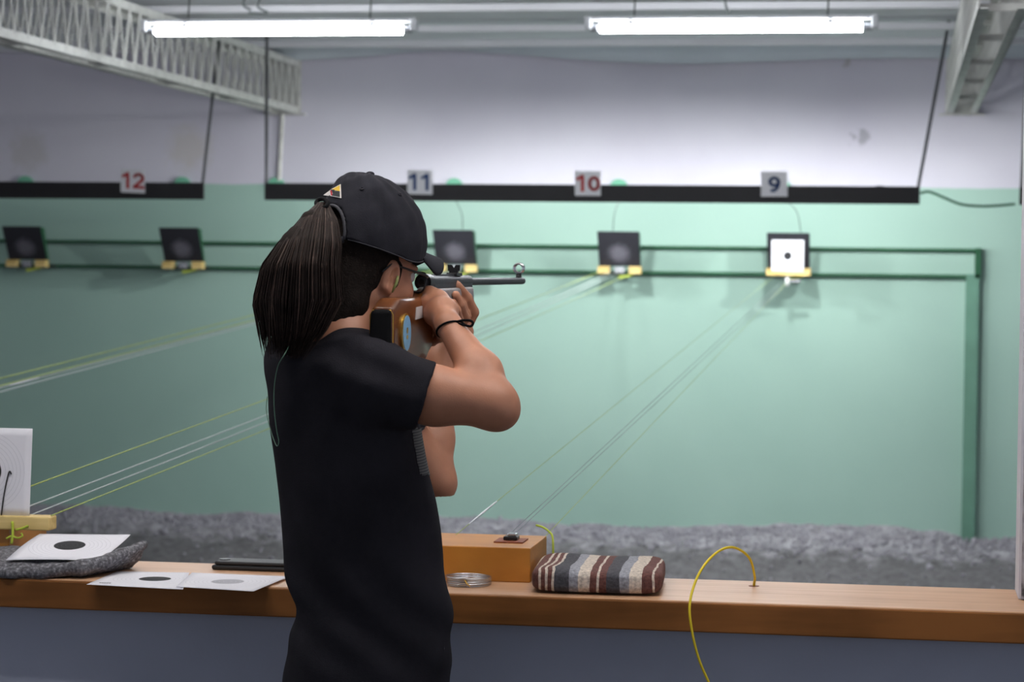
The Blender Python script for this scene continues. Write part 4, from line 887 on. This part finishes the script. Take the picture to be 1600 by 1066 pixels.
for px_, py_ in ((565.5, 295.5), (624, 304.5), (600, 318)):
    if py_ == 318: continue
    c_ = cap_hit(px_, py_); n_ = c_-H(*CC); n_ /= np.linalg.norm(n_); a_ = np.cross(n_, HZ); a_ /= np.linalg.norm(a_); b_ = np.cross(n_, a_)
    child(MB().tube([c_+(a_*math.cos(t)+b_*math.sin(t))*.0032 for t in np.linspace(0, 6.283, 14, endpoint=False)], .0013, 6, True).build('eyelet', 'cap', sm=True), cap)
A_, B_, C_ = (505.5, 305.0), (534.0, 289.0), (534.5, 310.5)
def tri(name, pts_, off, m, parent):
    o = MB().poly([cap_hit(x_, y_, off) for x_, y_ in pts_]).build(name, m); solidify(o, .0008); return child(o, parent)
def mixp(p, q, t): return (p[0]*(1-t)+q[0]*t, p[1]*(1-t)+q[1]*t)
G = ((A_[0]+B_[0]+C_[0])/3, (A_[1]+B_[1]+C_[1])/3)
badge = tri('badge', (A_, mixp(A_, B_, .5), B_, mixp(B_, C_, .5), C_, mixp(A_, C_, .5)), .030, 'patch_white', cap)
a_, b_, c_ = (mixp(p_, G, .16) for p_ in (A_, B_, C_)); m1, m2 = mixp(a_, b_, .5), mixp(a_, c_, .5); m3 = mixp(b_, c_, .5)
tri('badge_red', (a_, m1, m2), .040, 'patch_red', badge); tri('badge_yellow', (m1, b_, m3), .040, 'patch_yellow', badge); tri('badge_black', (m2, mixp(G, m1, .35), m3, c_), .040, 'patch_black', badge)
tri('badge_figure', ((519, 297.5), (525, 298.5), (523.5, 301), (522.5, 304), (521, 300.5)), .048, 'patch_black', badge)
# brim
NA, NE = 40, 12; Pb = np.zeros((NA, NE, 3))
for i in range(NA):
    a = -1+2*i/(NA-1); th = a*math.radians(52)
    bx_, by_ = CRd[0]*math.sin(th)*1.0, CC[1]+CRd[1]*math.cos(th)*1.0
    ox, oy = .074*math.sin(a*math.pi/2), .068+.104*max(0, math.cos(a*math.pi/2))
    for j in range(NE):
        e = j/(NE-1); x = bx_*(1-e)+ox*e; yv = by_*(1-e)+oy*e; Pb[i, j] = H(x, yv, rimz(by_)+.007-.002*e-.5*max(0, yv-.066)*min(1.2, (x/.062)**2)*e)
o = link('brim', grid_mesh('brim', Pb), 'cap'); solidify(o, .0035); child(o, cap)
# glasses
gl = empty('glasses', H(0, .1, .01), None, None); child(gl, person)
def lensp(s, n=32, r=1.0):
    out = []
    for a in np.linspace(0, 2*math.pi, n, endpoint=False):
        x = .0265*r*abs(math.cos(a))**.6*np.sign(math.cos(a)); z = .0195*r*abs(math.sin(a))**.65*np.sign(math.sin(a)); xx = s*.034+x; out.append(H(xx, .107-2.4*(abs(xx)**2.2)*1.6, .008+z))
    return out
for s in (-1, 1):
    child(MB().tube(lensp(s), .0019, 8, True).build('rim', 'gun_black', sm=True), gl)
    b = MB(); P = lensp(s, 32, .97); b.poly(P); lo_ = b.build('lens', 'lens'); solidify(lo_, .0014); child(lo_, gl)
    child(MB().tube([H(s*.0605, .101, .02), H(s*.071, .088, .020), H(s*.0775, .02, .021), H(s*.080, -.012, .021), H(s*.078, -.03, .002)], [.0032, .0028, .0022, .002, .0022], 8).build('temple', 'gun_black', sm=True), gl)
child(MB().tube([H(-.008, .107, .014), H(0, .109, .017), H(.008, .107, .014)], .0019, 8).build('bridge', 'gun_black', sm=True), gl)
# ear plug and its cord
child(MB().tube([H(.086, .004, .002), H(.088, .002, -.012), H(.083, .0, -.03)], [.0022, .003, .0022], 8).build('ear_plug', 'plug', sm=True), person)
cp = [W(452, 540, 4.235), W(444, 555, 4.215), W(434, 573, 4.225), W(428.5, 605, 4.24), W(428.5, 640, 4.24), W(432, 672, 4.245), W(435.5, 690, 4.25), W(432.5, 697, 4.255), W(427, 685, 4.29), W(420, 662, 4.33), W(416, 640, 4.36), W(417.5, 620, 4.38)]
child(MB().tube(spline(cp, 8), .0009, 6).build('ear_plug_cord', 'cord', sm=True), person)
# hair tie on the right wrist
wa = WR*.93+EL*.07; ax3 = (EL-WR)/np.linalg.norm(EL-WR); s1 = np.cross(ax3, vd); s1 /= np.linalg.norm(s1); s2 = np.cross(ax3, s1)
ht = MB().tube([wa+(s1*math.cos(a)+s2*math.sin(a))*.0265+ax3*.006*math.cos(a) for a in np.linspace(0, 2*math.pi, 32, endpoint=False)], .0021, 8, True).build('hair_tie', 'rubber', sm=True); child(ht, person)
child(MB().tube(spline([W(711, 504, 4.335), W(722, 501, 4.33), W(734, 501, 4.33), W(739, 505, 4.33), W(735, 510, 4.33), W(724, 507.5, 4.33), W(712, 506, 4.335)], 6), .0024, 8).build('tie_loop', 'rubber', sm=True), ht)
# hair: cap of hair on the skull, then ponytail strands
hb = SDF(HO-.2, HO+.2, .004)
hb.ell(H(0, -.014, .03), (.078, .098, .098), HAX, .01, cut=[(H(0, .028, 0), HY*.9+HZ*.42)])
hb.ell(H(0, -.055, -.035), (.062, .055, .065), HAX, .03)
hb.ell(H(0, -.06, -.08), (.058, .045, .06), HAX, .03)
hb.cone(H(.03, -.055, -.08), W(520, 505, 4.33), .034, .018, .03)
hb.cone(H(.066, .016, .02), H(.069, .02, -.015), .009, .004, .01); hb.cone(H(-.066, .016, .02), H(-.069, .02, -.015), .009, .004, .01)
pcx = [(503, 320), (484, 346), (472, 388), (468, 430), (466, 475), (460, 515), (452, 548)]
pdd = [4.335, 4.29, 4.275, 4.27, 4.265, 4.255, 4.25]; prr = [.007, .014, .038, .056, .052, .032, .010]
hb.chain([W(x_, y_, d_) for (x_, y_), d_ in zip(pcx, pdd)], prr, .02)
X, Y, Z = hb.ax[0][:, None, None], hb.ax[1][None, :, None], hb.ax[2][None, None, :]
hb.v += (.0007*np.sin(420*((X-HO[0])*vr[0]+(Y-HO[1])*vr[1])+8*np.sin(20*Z))).astype(np.float32)
hair = link('hair', hb.mesh('hair', 1), 'hair_base'); child(hair, person)
tt = np.array([0, .10, .28, .46, .64, .82, 1.0]); ccx = np.array([502, 484, 474, 468, 466, 462, 456.]); ccy = np.array([316, 338, 374, 413, 468, 515, 556.])
hwl = np.array([5, 17, 40, 61, 71, 58, 42.]); hwr = np.array([10, 44, 60, 64, 70, 46, 18.])
def strands(n, seed, m, r0_, wild=0.):
    r_ = np.random.default_rng(seed); V = []; Fc = []; ns = 22
    for _ in range(n):
        rad = math.sqrt(r_.random()); ang = r_.uniform(0, 2*math.pi); a = rad*math.cos(ang); bdp = rad*math.sin(ang)
        if r_.random() < .5: bdp = -abs(bdp)
        end = r_.uniform(.74, 1.03); ph = r_.uniform(0, 6.28); amp = r_.uniform(.4, 2.2)+wild*r_.uniform(0, 6); fr = r_.uniform(3, 7); drift = r_.normal(0, 4+wild*8)
        T = np.linspace(0, end, ns); cxx = np.interp(T, tt, ccx); cyy = np.interp(T, tt, ccy); wl = np.interp(T, tt, hwl); wr_ = np.interp(T, tt, hwr)
        px_ = cxx+np.where(a < 0, a*wl, a*wr_)+amp*np.sin(fr*T+ph)*T+drift*T**2; py_ = cyy+6*np.sin(ph)*T+8*np.minimum(T/.12, 1)*a*a*(1-T)
        dep = np.interp(T, tt, pdd)+bdp*np.interp(T, tt, np.array(prr)*1.12+.004)
        P = np.array([W(px_[i], py_[i], dep[i]) for i in range(ns)]); rr_ = r0_*np.where(T/end > .8, np.clip((1-T/end)/.2, .15, 1), 1)
        n0 = len(V)
        for i in range(ns):
            for q_ in range(3):
                an = q_*2.094+ph; V.append(P[i]+(CR*math.cos(an)+np.array([FW[0], FW[1], 0])*math.sin(an))*rr_[i])
        for i in range(ns-1):
            for q_ in range(3):
                q2 = (q_+1) % 3; Fc.append((n0+i*3+q_, n0+i*3+q2, n0+i*3+3+q2, n0+i*3+3+q_))
    me = bpy.data.meshes.new('ponytail_strands'); me.from_pydata([v.tolist() for v in V], [], Fc); return link('ponytail_strands', smooth(me), m)
for o in (strands(1500, 3, 'hair', .0011), strands(220, 5, 'hair_light', .0009), strands(60, 9, 'hair', .0007, 1.0)): o['kind'] = 'stuff'; child(o, hair)
child(MB().tube([W(503+9*math.cos(a), 318+7*math.sin(a), 4.325-.016*math.sin(a+.6)) for a in np.linspace(0, 2*math.pi, 20, endpoint=False)], .004, 8, True).build('ponytail_band', 'rubber', sm=True), hair)
